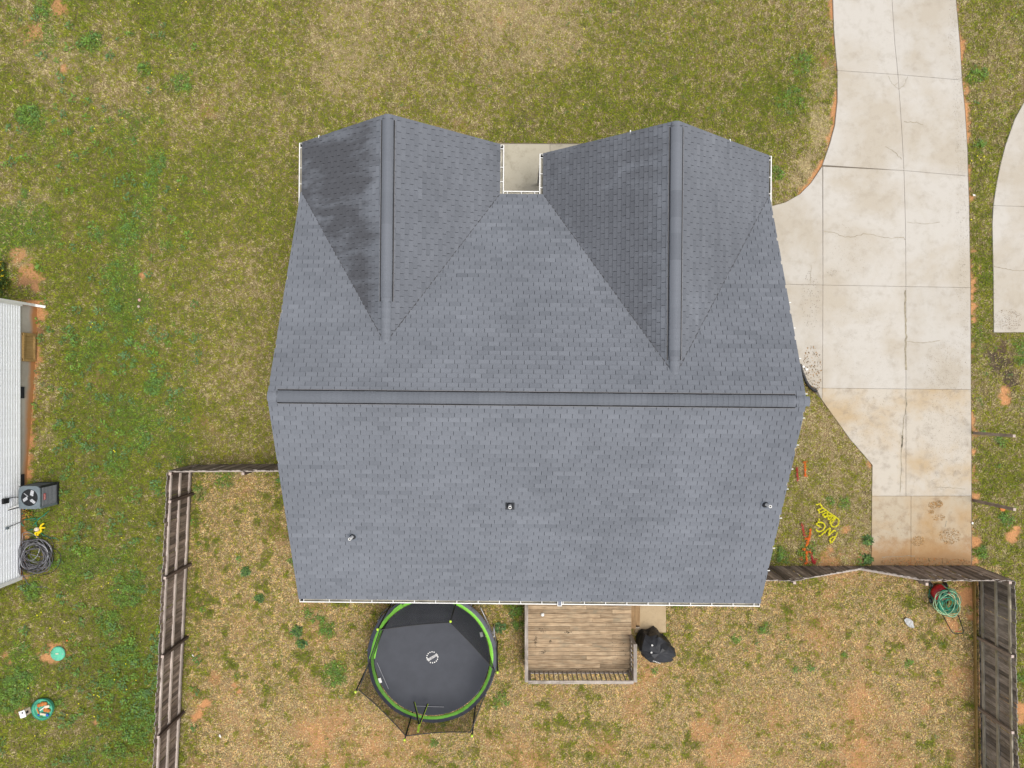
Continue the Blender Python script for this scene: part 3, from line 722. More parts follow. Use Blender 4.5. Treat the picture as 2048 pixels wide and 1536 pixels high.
d2 = empty('neighbour_driveway', kind='structure')
b2 = MB(); b2.prism([tuple(at(*p).xy) for p in DRIVE2], -0.1, 0.018); b2.build('joint_bed', M['joint'], d2)
for poly in ([(2400, 205), (2048, 205), (2030, 238), (2012, 288), (2001, 330), (1993, 370), (1987, 411), (2048, 413), (2400, 420)],
             [(1987, 411), (1985, 450), (1986, 500), (1987, 540), (1988, 665), (2400, 663), (2400, 420), (2048, 413)]):
    slab('slab', poly, -0.06, ZD, M['concrete'], d2)
ribbon([(1988, 533), (2008, 537), (2030, 541), (2060, 541)], 0.018, ZD + 0.004, 0.008).build('crack', M['crack'], d2)
tag(speckle('drive_grit', 380, 2016, 640, 30, 22, [M['leaf_dark'], M['leaf_brown']], ZD + 0.006, 0.005, 0.018), kind='stuff')
fw = empty('front_walk', kind='structure')
b3 = MB(); b3.prism([tuple(at(*p).xy) for p in WALK], -0.1, 0.06); b3.build('joint_bed', M['joint'], fw)
slab('slab', [(930, 287), (1100, 288), (1100, 480), (930, 480)], -0.04, 0.09, M['concrete_old'], fw)
slab('slab', [(1100, 288), (1190, 288), (1190, 480), (1100, 480)], -0.04, 0.09, M['concrete_old'], fw)
slab('slab', WALK2, -0.04, 0.05, M['concrete_old'], fw)

# ------------------------------------------------------------------ the house
house = empty('house', (0, 0, 0), -0.0096, 'house under a grey shingle roof with two front gables and white gutters', 'house')
YB, YR, YF, ZE, ZR = -6.74, -0.39, 5.90, 3.20, 6.25
G1 = dict(xr=-3.53, xl=-6.60, xR=-0.45, yf=7.46, zr=5.53)
G2 = dict(xr=4.43, xl=0.93, xR=7.93, yf=7.19, zr=5.93)
SB = (ZR - ZE) / (YR - YB); SF = (ZR - ZE) / (YF - YR)
def zmain(y): return ZR - (y - YR) * SF if y > YR else ZR - (YR - y) * SB
def zgab(G, x):
    h = (G['zr'] - ZE) / ((G['xR'] - G['xl']) / 2)
    return G['zr'] - abs(x - G['xr']) * h
for G in (G1, G2): G['yb'] = YR + (ZR - G['zr']) / SF
def rake(y, side):
    if side < 0: return np.interp(y, [YB, YR, YF], [-6.57, -6.52, -6.63])
    return np.interp(y, [YB, YR, YF], [7.80, 7.86, 7.97])

roof_mb = MB()
def deck_quad(vs, th=0.16):
    vs = [Vector(p) for p in vs]; n = len(vs)
    lo = [p - Vector((0, 0, th)) for p in vs]
    roof_mb.add(vs + lo, [tuple(range(n)), tuple(range(2 * n - 1, n - 1, -1))] + [(n + i, n + (i + 1) % n, (i + 1) % n, i) for i in range(n)])
d = 0.012
deck_quad([(rake(YB, -1), YB, ZE - d), (rake(YB, 1), YB, ZE - d), (rake(YR, 1), YR, ZR - d), (rake(YR, -1), YR, ZR - d)])
deck_quad([(rake(YR, -1), YR, ZR - d), (rake(YR, 1), YR, ZR - d), (rake(YF, 1), YF, ZE - d), (rake(YF, -1), YF, ZE - d)])
for G in (G1, G2):
    deck_quad([(G['xl'], YF, ZE - d), (G['xr'], G['yb'], G['zr'] - d), (G['xr'], G['yf'] - .02, G['zr'] - d), (G['xl'], G['yf'] - .02, ZE - d)])
    deck_quad([(G['xr'], G['yb'], G['zr'] - d), (G['xR'], YF, ZE - d), (G['xR'], G['yf'] - .02, ZE - d), (G['xr'], G['yf'] - .02, G['zr'] - d)])
roof = roof_mb.build('roof', M['underlay'], house)

EXP, TAB, SLOT = 0.143, 0.318, 0.0125
tabs = []       # (area, verts, mat, tint)
def lay(origin, u, v, length, vmax, ul, ur, hidden, mat, phase=0.0):
    u = Vector(u).normalized(); v = Vector(v).normalized(); n = u.cross(v).normalized()
    if n.z < 0: n = -n
    O = Vector(origin); nc = int(vmax / EXP) + 1
    e = vmax / nc
    for j in range(nc):
        v0, v1 = j * e, min((j + 1) * e + 0.02, vmax)
        off = (j % 2) * TAB / 2 + (j % 7) * 0.012 + phase
        k0 = int((ul(v0) - off) / TAB) - 1
        run_t, run_n = random.gauss(0.5, 0.09), random.randint(3, 9)
        k = k0
        while True:
            a = off + k * TAB + SLOT / 2; b = off + (k + 1) * TAB - SLOT / 2; k += 1
            L0, R0 = ul(v0 + e / 2), ur(v0 + e / 2)
            if a > R0: break
            a = max(a, L0); b = min(b, R0)
            if b - a < 0.03: continue
            run_n -= 1
            if run_n <= 0: run_t, run_n = random.gauss(0.5, 0.09), random.randint(3, 9)   # three-tab strips share a tone
            P = [O + u * a + v * v0, O + u * b + v * v0, O + u * b + v * v1, O + u * a + v * v1]
            if all(hidden(p) for p in P): continue
            cc = (P[0] + P[2]) / 2
            view = (Vector((0, 0, H)) - cc); dist = view.length
            area = (b - a) * e * max(0, n.dot(view.normalized())) / dist ** 2
            lift = 0.017 + random.uniform(0, 0.005); wob = random.uniform(-0.004, 0.004)
            q = [P[0] + n * lift + v * wob, P[1] + n * lift + v * wob, P[2] + n * 0.003, P[3] + n * 0.003,
                 P[0] - n * 0.004 + v * wob, P[1] - n * 0.004 + v * wob]
            tabs.append((area, q, mat, min(1, max(0, run_t + random.gauss(0, 0.12)))))
lb = math.hypot(YR - YB, ZR - ZE); lf = math.hypot(YF - YR, ZR - ZE)
lay((0, YB - 0.02, ZE), (1, 0, 0), (0, YR - YB, ZR - ZE), 0, lb, lambda t: rake(YB + t / lb * (YR - YB), -1) - .02, lambda t: rake(YB + t / lb * (YR - YB), 1) + .02, lambda p: False, 'shingle')
lay((0, YF + 0.02, ZE), (1, 0, 0), (0, YR - YF, ZR - ZE), 0, lf, lambda t: rake(YF + t / lf * (YR - YF), -1) - .02, lambda t: rake(YF + t / lf * (YR - YF), 1) + .02,
    lambda p: any(G['xl'] < p.x < G['xR'] and p.z < zgab(G, p.x) - 0.03 for G in (G1, G2)), 'shingle', 0.1)
for G, ml in ((G1, 'shingle_stained'), (G2, 'shingle_dark')):
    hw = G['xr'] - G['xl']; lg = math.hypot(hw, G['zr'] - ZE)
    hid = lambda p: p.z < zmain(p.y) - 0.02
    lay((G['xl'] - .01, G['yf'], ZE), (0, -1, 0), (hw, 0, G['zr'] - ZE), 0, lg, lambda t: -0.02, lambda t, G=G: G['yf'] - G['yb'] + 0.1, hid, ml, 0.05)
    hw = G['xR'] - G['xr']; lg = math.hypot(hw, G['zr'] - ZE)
    lay((G['xR'] + .01, G['yf'], ZE), (0, -1, 0), (-hw, 0, G['zr'] - ZE), 0, lg, lambda t: -0.02, lambda t, G=G: G['yf'] - G['yb'] + 0.1, hid, 'shingle_mid_dark', 0.21)
TF = [(0, 1, 2, 3), (4, 5, 1, 0), (5, 2, 1), (4, 0, 3)]
tabs.sort(key=lambda t: -t[0])
MI = {'shingle': 0, 'shingle_stained': 1, 'shingle_dark': 2, 'shingle_mid_dark': 3}
SM = [M['shingle'], M['shingle_stained'], M['shingle_dark'], M['shingle_mid_dark']]
for (a, q, m, t) in tabs[:300]:
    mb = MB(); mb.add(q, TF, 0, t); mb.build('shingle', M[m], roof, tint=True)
rest = MB()
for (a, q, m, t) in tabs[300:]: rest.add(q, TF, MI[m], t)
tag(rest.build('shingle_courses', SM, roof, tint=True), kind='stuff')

# ridge vents: a raised strip of cap shingles between two thin metal lips
def cap_mesh(w, h, slope, L, mat, tint, lift=0.010):
    mb = MB(); prof = []
    for i in range(9):
        t = -1 + i / 4.0; yy = t * w
        prof.append((yy, h - slope * math.sqrt(yy * yy + 0.0045) * 0.98 - 0.35 * max(0, abs(yy) - 0.10)))
    vs = [(0, p[0], p[1] + lift) for p in prof] + [(L + 0.012, p[0], p[1] + 0.001) for p in prof]
    vs += [(0, p[0], p[1] - 0.006) for p in prof]
    n = len(prof)
    fs = [(i, n + i, n + i + 1, i + 1) for i in range(n - 1)] + [(2 * n + i, i, i + 1, 2 * n + i + 1) for i in range(n - 1)]
    vs += [(0, -w, prof[0][1] - 0.05), (L + .012, -w, prof[0][1] - 0.05), (0, w, prof[-1][1] - 0.05), (L + .012, w, prof[-1][1] - 0.05)]
    k = 3 * n
    fs += [(k, k + 1, n, 0), (n - 1, 2 * n - 1, k + 3, k + 2)]
    mb.add(vs, fs, 0, tint)
    return mb.mesh('cap_shingle', mat, smooth=False, tint=True)
def ridge(p0, ang, length, slope, v0, v1, mat, tones):
    """caps along a ridge from p0; the vent sits between v0 and v1"""
    t = empty('ridge_vent', p0, ang); t.parent = house
    hi = [cap_mesh(0.152, 0.040 + slope * 0.075, slope, 0.145, mat, x) for x in tones]
    lo = [cap_mesh(0.135, 0.016 + slope * 0.070, slope, 0.145, mat, x) for x in (0.45, 0.62)]
    n = int(length / 0.145)
    run, idx = 0, 0
    for i in range(n + 1):
        s = i * 0.145
        if s > length - 0.06: break
        vent = v0 <= s <= v1
        if run <= 0: run, idx = random.randint(3, 6), random.randrange(4)
        run -= 1
        o = link_mesh('cap_shingle', hi[idx] if vent else lo[i % 2], t, (s, 0, 0))
    for sgn in (-1, 1):
        y = sgn * 0.194
        mb = MB(); zc = -slope * 0.194 + 0.036
        mb.bar((v0 - .01, y, zc), (v1 + 0.15, y, zc), 0.012, 0.018)
        mb.build('vent_lip', M['vent_lip'], t)
        mb = MB(); mb.bar((v0, sgn * 0.172, zc - .004), (v1 + 0.14, sgn * 0.172, zc - .004), 0.040, 0.028)
        mb.build('vent_slot', M['dark_hole'], t)
    mb = MB(); mb.box((v1 + 0.155, 0, 0.02 - slope * 0.06), (0.012, 0.30, 0.06)); mb.build('vent_end', M['shingle'], t)
    mb = MB(); mb.box((v0 - 0.01, 0, 0.02 - slope * 0.06), (0.012, 0.30, 0.06)); mb.build('vent_end', M['shingle'], t)
M['vent_lip'] = plain('vent_lip', (0.22, 0.215, 0.22), 0.5)
LM = float(rake(YR, 1) - rake(YR, -1)) + 0.04
ridge((float(rake(YR, -1)) - 0.02, YR, ZR), 0.0, LM, SB, 0.26, LM - 0.42, M['shingle'], (0.02, 0.12, 0.22, 0.0))
L1 = G1['yf'] - G1['yb'] + 0.06
ridge((G1['xr'], G1['yf'] + 0.0, G1['zr']), -math.pi / 2, L1, 0.757, 0.12, 5.05, M['shingle'], (0.35, 0.48, 0.58, 0.25))
L2 = G2['yf'] - G2['yb'] + 0.06
ridge((G2['xr'], G2['yf'] + 0.0, G2['zr']), -math.pi / 2, L2, 0.78, 0.12, 6.35, M['shingle'], (0.25, 0.40, 0.52, 0.12))

# closed-cut valleys: a narrow strip of cut shingle edges and trapped grit
for G in (G1, G2):
    for xe in (G['xl'], G['xR']):
        p = Vector((xe, YF, ZE + .022)); q = Vector((G['xr'], G['yb'], G['zr'] + .022))
        mb = MB(); N = 24
        for i in range(N):
            a, b = p.lerp(q, i / N), p.lerp(q, (i + 1) / N)
            mb.bar(a, b, random.uniform(.022, .040), .012)
        mb.build('valley', M['valley_grit'], house)
# walls, gables, windows and door under the eaves
wall = MB()
def ring_wall(x0, x1, y0, y1, z1):
    wall.box(((x0 + x1) / 2, (y0 + y1) / 2, z1 / 2 - 0.05), (x1 - x0, y1 - y0, z1 + 0.1))
ring_wall(-6.32, 7.55, YB + 0.36, YF - 0.36, 3.0)
for s, x in ((-1, -6.31), (1, 7.54)):
    wall.add([(x, YB + .36, 3.0), (x, YF - .36, 3.0), (x, YR, ZR - 0.3), (x - s * .1, YB + .36, 3.0), (x - s * .1, YF - .36, 3.0), (x - s * .1, YR, ZR - 0.3)], [(0, 1, 2), (5, 4, 3), (0, 2, 5, 3), (1, 4, 5, 2), (0, 3, 4, 1)])
for G in (G1, G2):
    ring_wall(G['xl'] + .3, G['xR'] - .3, 4.5, G['yf'] - .3, 3.002)
    y = G['yf'] - .302
    wall.add([(G['xl'] + .3, y, 3.0), (G['xR'] - .3, y, 3.0), (G['xr'], y, G['zr'] - .3), (G['xl'] + .3, y - .1, 3.0), (G['xR'] - .3, y - .1, 3.0), (G['xr'], y - .1, G['zr'] - .3)], [(1, 0, 2), (3, 4, 5), (0, 3, 5, 2), (4, 1, 2, 5)])
wall.build('wall', M['house_wall'], house)
def window(c, axis, w, h):
    mb = MB(); s = 0.05
    if axis == 'y': mb.box(c, (w, s, h))
    else: mb.box(c, (s, w, h))
    f = mb.build('window', M['white'], house)
    mb = MB(); q = 0.062
    if axis == 'y': mb.box(c, (w - .14, q, h - .14))
    else: mb.box(c, (q, w - .14, h - .14))
    mb.build('pane', M['glass'], f)
for c, ax, w, h in [((G1['xr'], G1['yf'] - .29, 1.9), 'y', 1.6, 1.4), ((G2['xr'] + 1.6, G2['yf'] - .29, 1.9), 'y', 1.2, 1.4), ((-6.33, 2.0, 1.9), 'x', 1.0, 1.3), ((-6.33, -3.5, 1.9), 'x', 1.0, 1.3), ((7.56, -4.0, 1.9), 'x', 1.0, 1.3), ((-4.6, YB + .35, 1.9), 'y', 1.4, 1.3), ((5.8, YB + .35, 1.9), 'y', 1.4, 1.3)]:
    window(c, ax, w, h)
mb = MB(); mb.box((0.25, YF - .35, 1.25), (0.95, 0.06, 2.1)); dr = mb.build('door', M['door'], house)
mb = MB(); mb.box((0.60, YF - .30, 1.2), (0.05, 0.06, 0.12)); mb.build('handle', M['steel'], dr)
mb = MB(); mb.box((2.6, YB + .34, 1.65), (1.8, 0.06, 2.05)); dr = mb.build('door', M['white'], house)
mb = MB(); mb.box((2.6, YB + .33, 1.65), (1.55, 0.07, 1.8)); mb.build('pane', M['glass'], dr)
# rake boards
for p, q in [((rake(YB, -1), YB, ZE), (rake(YR, -1), YR, ZR)), ((rake(YF, -1), YF, ZE), (rake(YR, -1), YR, ZR)), ((rake(YB, 1), YB, ZE), (rake(YR, 1), YR, ZR)), ((rake(YF, 1), YF, ZE), (rake(YR, 1), YR, ZR))] + \
            [((G['x' + e], G['yf'] - .02, ZE), (G['xr'], G['yf'] - .02, G['zr'])) for G in (G1, G2) for e in ('l', 'R')]:
    mb = MB(); o = Vector((0, 0, -0.12)); mb.bar(Vector(p) + o, Vector(q) + o, 0.03, 0.16); mb.build('rake_board', M['white'], house)

# gutters
def gutter(p, q, out, hangers, z=3.13, ends=(True, True), outlets=()):
    """open trough from p to q (local xy), 'out' the outward direction"""
    p, q, o = Vector((*p, 0)), Vector((*q, 0)), Vector((*out, 0))
    W, D, T = 0.125, 0.10, 0.012
    dr_ = (q - p).normalized()
    prof = [(0.0, 0.03), (0.0, -D), (W * 0.78, -D), (W, -D * 0.35), (W, 0.0), (W - 0.030, 0.0), (W - 0.030, -0.012), (W - T, -0.03), (W - T, -D * .35), (W * .76, -D + T), (T, -D + T), (T, 0.03)]
    mb = MB(); vs = []
    for e in (p, q):
        for (a, b) in prof: vs.append(e + o * a + Vector((0, 0, z + b)))
    n = len(prof); fs = [(i, (i + 1) % n, n + (i + 1) % n, n + i) for i in range(n)]
    for i, f in enumerate(fs): mb.add([vs[k] for k in f], [(0, 1, 2, 3)], 1 if i in (8, 9, 10) else 0)
    for e, on in ((p, ends[0]), (q, ends[1])):
        if on: mb.box(e + o * (W / 2) + Vector((0, 0, z - D / 2)), (abs(o.x) * W + abs(dr_.x) * .012, abs(o.y) * W + abs(dr_.y) * .012, D + .004))
    g = mb.build('gutter', [M['white'], M['gutter_in']], house)
    hm = MB(); hm.box((0, 0, 0), (abs(o.x) * (W - .02) + abs(dr_.x) * 0.022, abs(o.y) * (W - .02) + abs(dr_.y) * .022, 0.012))
    hmesh = hm.mesh('hanger', M['white'])
    for s in hangers:
        c = p + dr_ * s + o * (W / 2 - .004) + Vector((0, 0, z + 0.002))
        link_mesh('hanger', hmesh, g, c)
    for s in outlets:
        c = p + dr_ * s + o * (W / 2) + Vector((0, 0, z - D + 0.02))
        mb = MB(); mb.box(c, (0.075, 0.075, 0.012)); mb.build('outlet', M['dark_hole'], g)
        mb = MB(); x0 = c - o * 0.0
        mb.box((c.x, c.y, 1.52), (0.07, 0.07, 2.96)); mb.build('downspout', M['white'], house)
LBK = 7.82 + 6.58
gutter((-6.58, YB - 0.03), (7.82, YB - 0.03), (0, -1), [0.13] + list(np.arange(0.93, LBK - .2, 0.665)) + [LBK - 0.18], outlets=(0.05,))
gutter((G1['xR'] + .125, YF + 0.02), (G2['xl'] - .125, YF + 0.02), (0, 1), [0.12, 0.56, 0.98], ends=(False, False))
gutter((G1['xR'] + .01, G1['yf'] + .02), (G1['xR'] + .01, YF + .02), (1, 0), [0.12, 0.7, 1.15], outlets=(0.06,))
gutter((G2['xl'] - .01, G2['yf'] + .02), (G2['xl'] - .01, YF + .02), (-1, 0), [0.12, 0.62, 1.06], outlets=(0.06,))
gutter((G1['xl'] - .01, G1['yf'] + .02), (G1['xl'] - .01, YF - .42), (-1, 0), [0.15, 0.78, 1.28], outlets=(0.05,))
gutter((G2['xR'] + .01, G2['yf'] + .02), (G2['xR'] + .01, YF - .12), (1, 0), [0.12, 0.66, 1.18], outlets=(0.05,))

# plumbing vents
def roof_pt(px, py):
    th = 0.0096; z = 4.5
    for _ in range(12):
        p = at(px, py, z); yl = p.y + p.x * th
        z = zmain(yl)
    p = at(px, py, z); c, s = math.cos(th), math.sin(th)
    return Vector((p.x * c - p.y * s, p.x * s + p.y * c, z))
for (a, b) in ((706, 1072), (1020, 1010), (1530, 1008)):
    p = roof_pt(a, b)
    t = empty('vent_pipe', p); t.parent = house
    mb = MB(); mb.lathe([(0.043, -0.05), (0.043, 0.42), (0.030, 0.42), (0.030, 0.1)], n=14); mb.build('pipe', M['pvc'], t, smooth=False)
    mb = MB(); mb.lathe([(0.0, 0.32), (0.03, 0.32)], n=14); mb.build('pipe_bore', M['dark_hole'], t)
    mb = MB(); mb.lathe([(0.105, -0.02), (0.10, 0.02), (0.055, 0.10), (0.041, 0.12)], n=16); mb.build('boot', M['rubber'], t, smooth=True)
    mb = MB(); mb.box((0, -0.03, 0.016), (0.26, 0.24, 0.012), rot=Matrix.Rotation(math.atan(SB), 3, 'X')); mb.build('flashing', M['flash'] if a != 1020 else M['rubber'], t)
# little white clips along the rake
for (a, b) in ((1575, 605), (1586, 656), (1597, 717), (1612, 788), (1609, 836), (1597, 890), (1583, 938), (1573, 978), (1560, 1036), (1546, 1096), (1535, 1141)):
    p = roof_pt(a, b); p.x = float(rake(p.y, 1)) + 0.035
    mb = MB(); mb.box((0, 0, 0), (0.07, 0.02, 0.02)); mb.box((0.035, 0, -0.02), (0.016, 0.02, 0.05)); mb.build('clip', M['white'], house, p + Vector((0, 0, .01)))
for (a, b) in ((1455, 296), (1251, 265), (628, 278)):
    G = G1 if a < 1000 else G2
    mb = MB(); mb.box((0, 0, 0), (0.03, 0.08, 0.03)); mb.box((0, 0.04, -0.02), (0.03, 0.02, 0.06))
    p = at(a, b, 4.2); x = p.x - 0.07
    mb.build('clip', M['white'], house, (x, G['yf'] + .02, zgab(G, x) + .0))

t = empty('solar_gutter_light', at(1119, 1205, 3.16), -0.0096, 'white framed solar light clipped to the back gutter above the deck', 'solar light')
mb = MB()
for c, s in (((0, .09, .04), (.135, .018, .03)), ((0, -.09, .04), (.135, .018, .03)), ((-.0585, 0, .0402), (.018, .162, .03)), ((.0585, 0, .0402), (.018, .162, .03))): mb.box(c, s)
mb.build('frame', M['white'], t)
mb = MB(); mb.box((0, 0, .036), (.10, .163, .02)); mb.build('solar_panel', M['solar'], t)
mb = MB(); mb.box((0, .03, .01), (.05, .05, .034)); mb.build('clamp', M['black'], t)

# ------------------------------------------------------------------ fences
PICK_W, PICK_H = 0.14, 1.80
def picket_meshes(mat, h=PICK_H):
    out = []
    for k in range(5):
        mb = MB(); w = PICK_W - 0.003 + random.uniform(-.004, .003); t = 0.018
        hh = h + random.uniform(-0.02, 0.02); bow = random.uniform(-.006, .006)
        c = 0.022 # dog-eared corners
        pts = [(-w / 2, 0), (w / 2, 0), (w / 2 + bow, hh - c), (w / 2 - c + bow, hh), (-w / 2 + c + bow, hh), (-w / 2 + bow, hh - c)]
        n = len(pts)
        vs = [(p[0], -t / 2, p[1]) for p in pts] + [(p[0], t / 2, p[1]) for p in pts]
        mb.add(vs, [tuple(range(n)), tuple(range(2 * n - 1, n - 1, -1))], 0)
        b0 = len(mb.v) - 2 * n
        for i in range(n):
            j = (i + 1) % n
            mb.f.append([b0 + j, b0 + i, b0 + n + i, b0 + n + j]); mb.m.append(1 if i in (2, 3, 4) else 0)
        out.append(mb.mesh('picket', [mat, M['end_grain']]))
    return out
def fence(label, p0, p1, mat, rail_mat, inner, posts=(), rails=(0.25, 0.95, 1.6), hfun=None, post_mat='post', group='timber fence runs round the back yard', kick=False, rail_in=True, name='wooden_fence'):
    """p0, p1: ends of the picket line (xy); inner: +1 / -1 side on which rails and posts sit"""
    p0, p1 = Vector((*p0, 0)), Vector((*p1, 0)); dd = p1 - p0; L = dd.length; dd.normalize()
    ang = math.atan2(dd.y, dd.x); nrm = Vector((-dd.y, dd.x, 0)) * inner
    f = empty(name, (p0.x, p0.y, 0), ang, label, 'fence', group)
    pm = picket_meshes(M[mat])
    n = int(L / PICK_W)
    for i in range(n):
        s = (i + 0.5) * L / n
        h = hfun(s / L) if hfun else 1.0
        o = link_mesh('picket', random.choice(pm), f, (s, random.choice((-.010, -.004, .004, .010)), 0.03), (random.gauss(0, .006), random.gauss(0, .003), random.gauss(0, .05)))
        o.scale = (1, 1, h)
    pos = sorted(posts)
    brk = [0.0] + [s for s in pos if 0 < s < L] + [L]
    for z in rails:
        for a, b in zip(brk[:-1], brk[1:]):
            if b - a < 0.1: continue
            k = 3 if hfun else 1
            for j in range(k):
                aa, bb = a + (b - a) * j / k, a + (b - a) * (j + 1) / k
                za, zb = (z * hfun(aa / L), z * hfun(bb / L)) if hfun else (z, z)
                mb = MB(); mb.bar((-(bb - aa) / 2, 0, (za - zb) / 2), ((bb - aa) / 2, 0, (zb - za) / 2), 0.06, 0.092)
                mb.build('rail', M[rail_mat], f, ((aa + bb) / 2, inner * 0.036, (za + zb) / 2))
    for s in pos:
        hp = 1.80 * (hfun(min(1, max(0, s / L))) if hfun else 1.0)
        t = random.gauss(0, 0.012)
        mb = MB(); mb.box((0, 0, hp / 2), (0.092, 0.092, hp), 0, top_mi=1)
        mb.build('post', [M[post_mat], M['post_top']], f, (s, inner * 0.108, 0), (t, 0, random.gauss(0, .04)))
    if kick:
        kk = int(L / 2.44) + 1
        for j in range(kk):
            a, b = j * L / kk, (j + 1) * L / kk - 0.01
            mb = MB(); mb.bar((-(b - a) / 2, 0, 0), ((b - a) / 2, 0, 0), 0.045, 0.12)
            mb.build('kickboard', M['kick'], f, ((a + b) / 2, inner * 0.185, 0.06))
    return f
def along(p0, p1, q):
    p0 = Vector(p0); d_ = (Vector(p1) - p0); L = d_.length; return (Vector((q[0], q[1])) - p0).dot(d_ / L)
A0, A1 = (-11.47, -2.93), (-12.02, -14.9)
posts = [along(A0, A1, at(*p, 1.78)) for p in ((343, 946), (334, 1003), (332, 1156), (324, 1313), (315, 1474))] + [11.6]
posts[0] = 0.05
fence('dark weathered picket fence with three pale rails beside the clover lawn', A0, A1, 'fence_dark', 'rail', 1, posts)
fence('short dark picket fence between the house and the fence corner by the clover lawn', (-11.45, -2.89), (-6.35, -2.86), 'fence_dark', 'rail', -1, (2.5, 4.9), hfun=None)
B0, B1 = (7.3, -6.53), (16.72, -6.53)
def hg(t):
    s = t * (B1[0] - B0[0])
    # the gate leaves droop from full height to a low meeting point
    return float(np.interp(s, [0, 2.1, 5.13, 6.5, 9.5], [1, 1, 0.13, 1, 1]))
fence('drooping timber fence and gate across the end of the concrete drive', B0, B1, 'fence_dark', 'rail', -1, (0.4, 2.1, 6.5), hfun=hg, post_mat='post_grey')
C0, C1 = (16.72, -6.55), (16.84, -14.9)
posts = [along(C0, C1, at(*p, 1.75)) for p in ((2021, 1312), (2022.5, 1464))]
fence('grey weathered picket fence with a mossy kickboard behind the hose pile', C0, C1, 'fence_grey', 'rail_moss', -1, [0.06] + posts + [7.6], post_mat='post_grey', kick=True)
for (bx, by, tx, ty, lab) in ((1948, 866, 2028, 872, 'weathered lone post beside the drive with bare grass round it'), (1948, 1001, 2029, 1019, 'weathered lone post beside the drive with an orange disc at its side')):
    p = at(bx, by, 0); zt = 0.0
    hh = H * (1 - (bx - 1024) / (tx - 1024.0))
    q = at(tx, ty, hh)
    t = empty('lone_fence_post', (p.x, p.y, 0), 0, lab, 'post', 'lone posts between the two drives')
    mb = MB(); mb.bar((0, 0, -0.1), (q.x - p.x, q.y - p.y, hh), 0.095, 0.095, 0, up=(0, 1, 0)); mb.build('shaft', M['post_grey'], t)
    mb = MB(); mb.box((q.x - p.x, q.y - p.y, hh + 0.006), (0.088, 0.088, 0.016)); mb.build('post_top', M['post_top'], t)
p = at(2005, 1017, 0.03)
mb = MB(); mb.lathe([(0.0, .03), (0.085, .03), (0.10, .02), (0.10, 0)], n=18)
tag(mb.build('plastic_disc', M['terracotta'], None, p), 'small orange disc lying in the grass by the lone post', 'disc')

# ------------------------------------------------------------------ deck
deck = empty('deck', (0, 0, 0), 0, 'weathered timber deck with white stained rails behind the house', 'deck')
ZK = 0.55; DX0, DX1, DY0, DY1 = 0.47, 4.19, -10.12, -6.45
nb = 25; bw = (DY1 - DY0) / nb
for i in range(nb):
    yc = DY0 + (i + .5) * bw
    cuts = [DX0, DX0 + [2.15, 1.35, 2.85][i % 3] + (0.0 if i % 2 else 0.2), DX1]
    if i % 4 == 1: cuts = [DX0, DX0 + 2.62, DX1]
    for a, b in zip(cuts[:-1], cuts[1:]):
        mb = MB(); mb.box((0, 0, 0), (b - a - .006, bw - 0.010, 0.034))
        mb.build('deck_board', M['deck'], deck, ((a + b) / 2, yc, ZK - .017 + random.uniform(-.003, .003)), (0, 0, random.gauss(0, .0012)))
mb = MB()
for xx in (DX0 + .03, DX0 + 1.2, DX0 + 2.4, DX1 - .03): mb.box((xx, (DY0 + DY1) / 2, ZK - .12), (.04, DY1 - DY0 - .02, .17))
mb.box(((DX0 + DX1) / 2, DY0 + .02, ZK - .122), (DX1 - DX0, .04, .17))
mb.build('joist_frame', M['baluster'], deck)
ZT = 1.40
def rail_run(p, q, w=0.115):
    p, q = Vector(p), Vector(q); L = (q - p).length; dd = (q - p).normalized(); a = math.atan2(dd.y, dd.x)
    mb = MB(); mb.box((0, 0, 0), (L, w, 0.036)); mb.build('top_rail', M['deck_rail'], deck, ((p.x + q.x) / 2, (p.y + q.y) / 2, ZT), (0, 0, a))
    mb = MB(); mb.box((0, 0, 0), (L - .12, .036, .085)); mb.build('lower_rail', M['deck_rail'], deck, ((p.x + q.x) / 2, (p.y + q.y) / 2, ZK + .10), (0, 0, a))
    n = int(L / 0.155); bm = MB(); bm.box((0, 0, 0), (.036, .036, ZT - ZK - .02)); me = bm.mesh('baluster', M['baluster'])
    for i in range(n):
        c = p + dd * ((i + .5) * L / n)
        link_mesh('baluster', me, deck, (c.x, c.y, (ZT + ZK) / 2 - .01), (0, 0, random.gauss(0, .05)))
    for c in (p, q):
        mb = MB(); mb.box((0, 0, 0), (.088, .088, ZT + .02)); mb.build('post', M['deck_rail'], deck, (c.x - dd.x * .05 * (1 if c == q else -1), c.y - dd.y * .05 * (1 if c == q else -1), (ZT - .06) / 2), (0, 0, a))
rail_run((DX0 + .02, DY1 - .1, 0), (DX0 + .02, DY0 + .03, 0))
rail_run((DX0 + .08, DY0 + .03, 0), (DX1 - .08, DY0 + .03, 0), 0.113)
rail_run((DX1 - .02, DY0 + .03, 0), (DX1 - .02, DY0 + 1.32, 0), 0.117)
for k, (xa, z) in enumerate(((DX1 + .14, 0.36), (DX1 + .32, 0.18))):
    for j in range(2):
        pass
    mb = MB(); mb.box((0, 0, 0), (.17, 1.28, .036)); mb.build('step_tread', M['step'], deck, (xa - .04, -8.05 + 0.05, z), (0, 0, 0))
mb = MB(); mb.box((DX1 + .16, -8.62, .2), (.36, .04, .3)); mb.build('stringer', M['baluster'], deck)
mb = MB(); mb.box((0, 0, 0.5), (.09, .09, 1.1)); mb.build('newel_post', M['white'], deck, (DX1 + .36, -7.42, .0))
mb = MB(); mb.bar((0, 0, 0), (0, .85, .32), .09, .04); mb.build('stair_rail', M['white'], deck, (DX1 + .36, -7.42, 1.05))
mb = MB(); mb.lathe([(0.0, .085), (.035, .08), (.062, .05), (.066, .02), (.05, 0.0), (0, 0)], n=16)
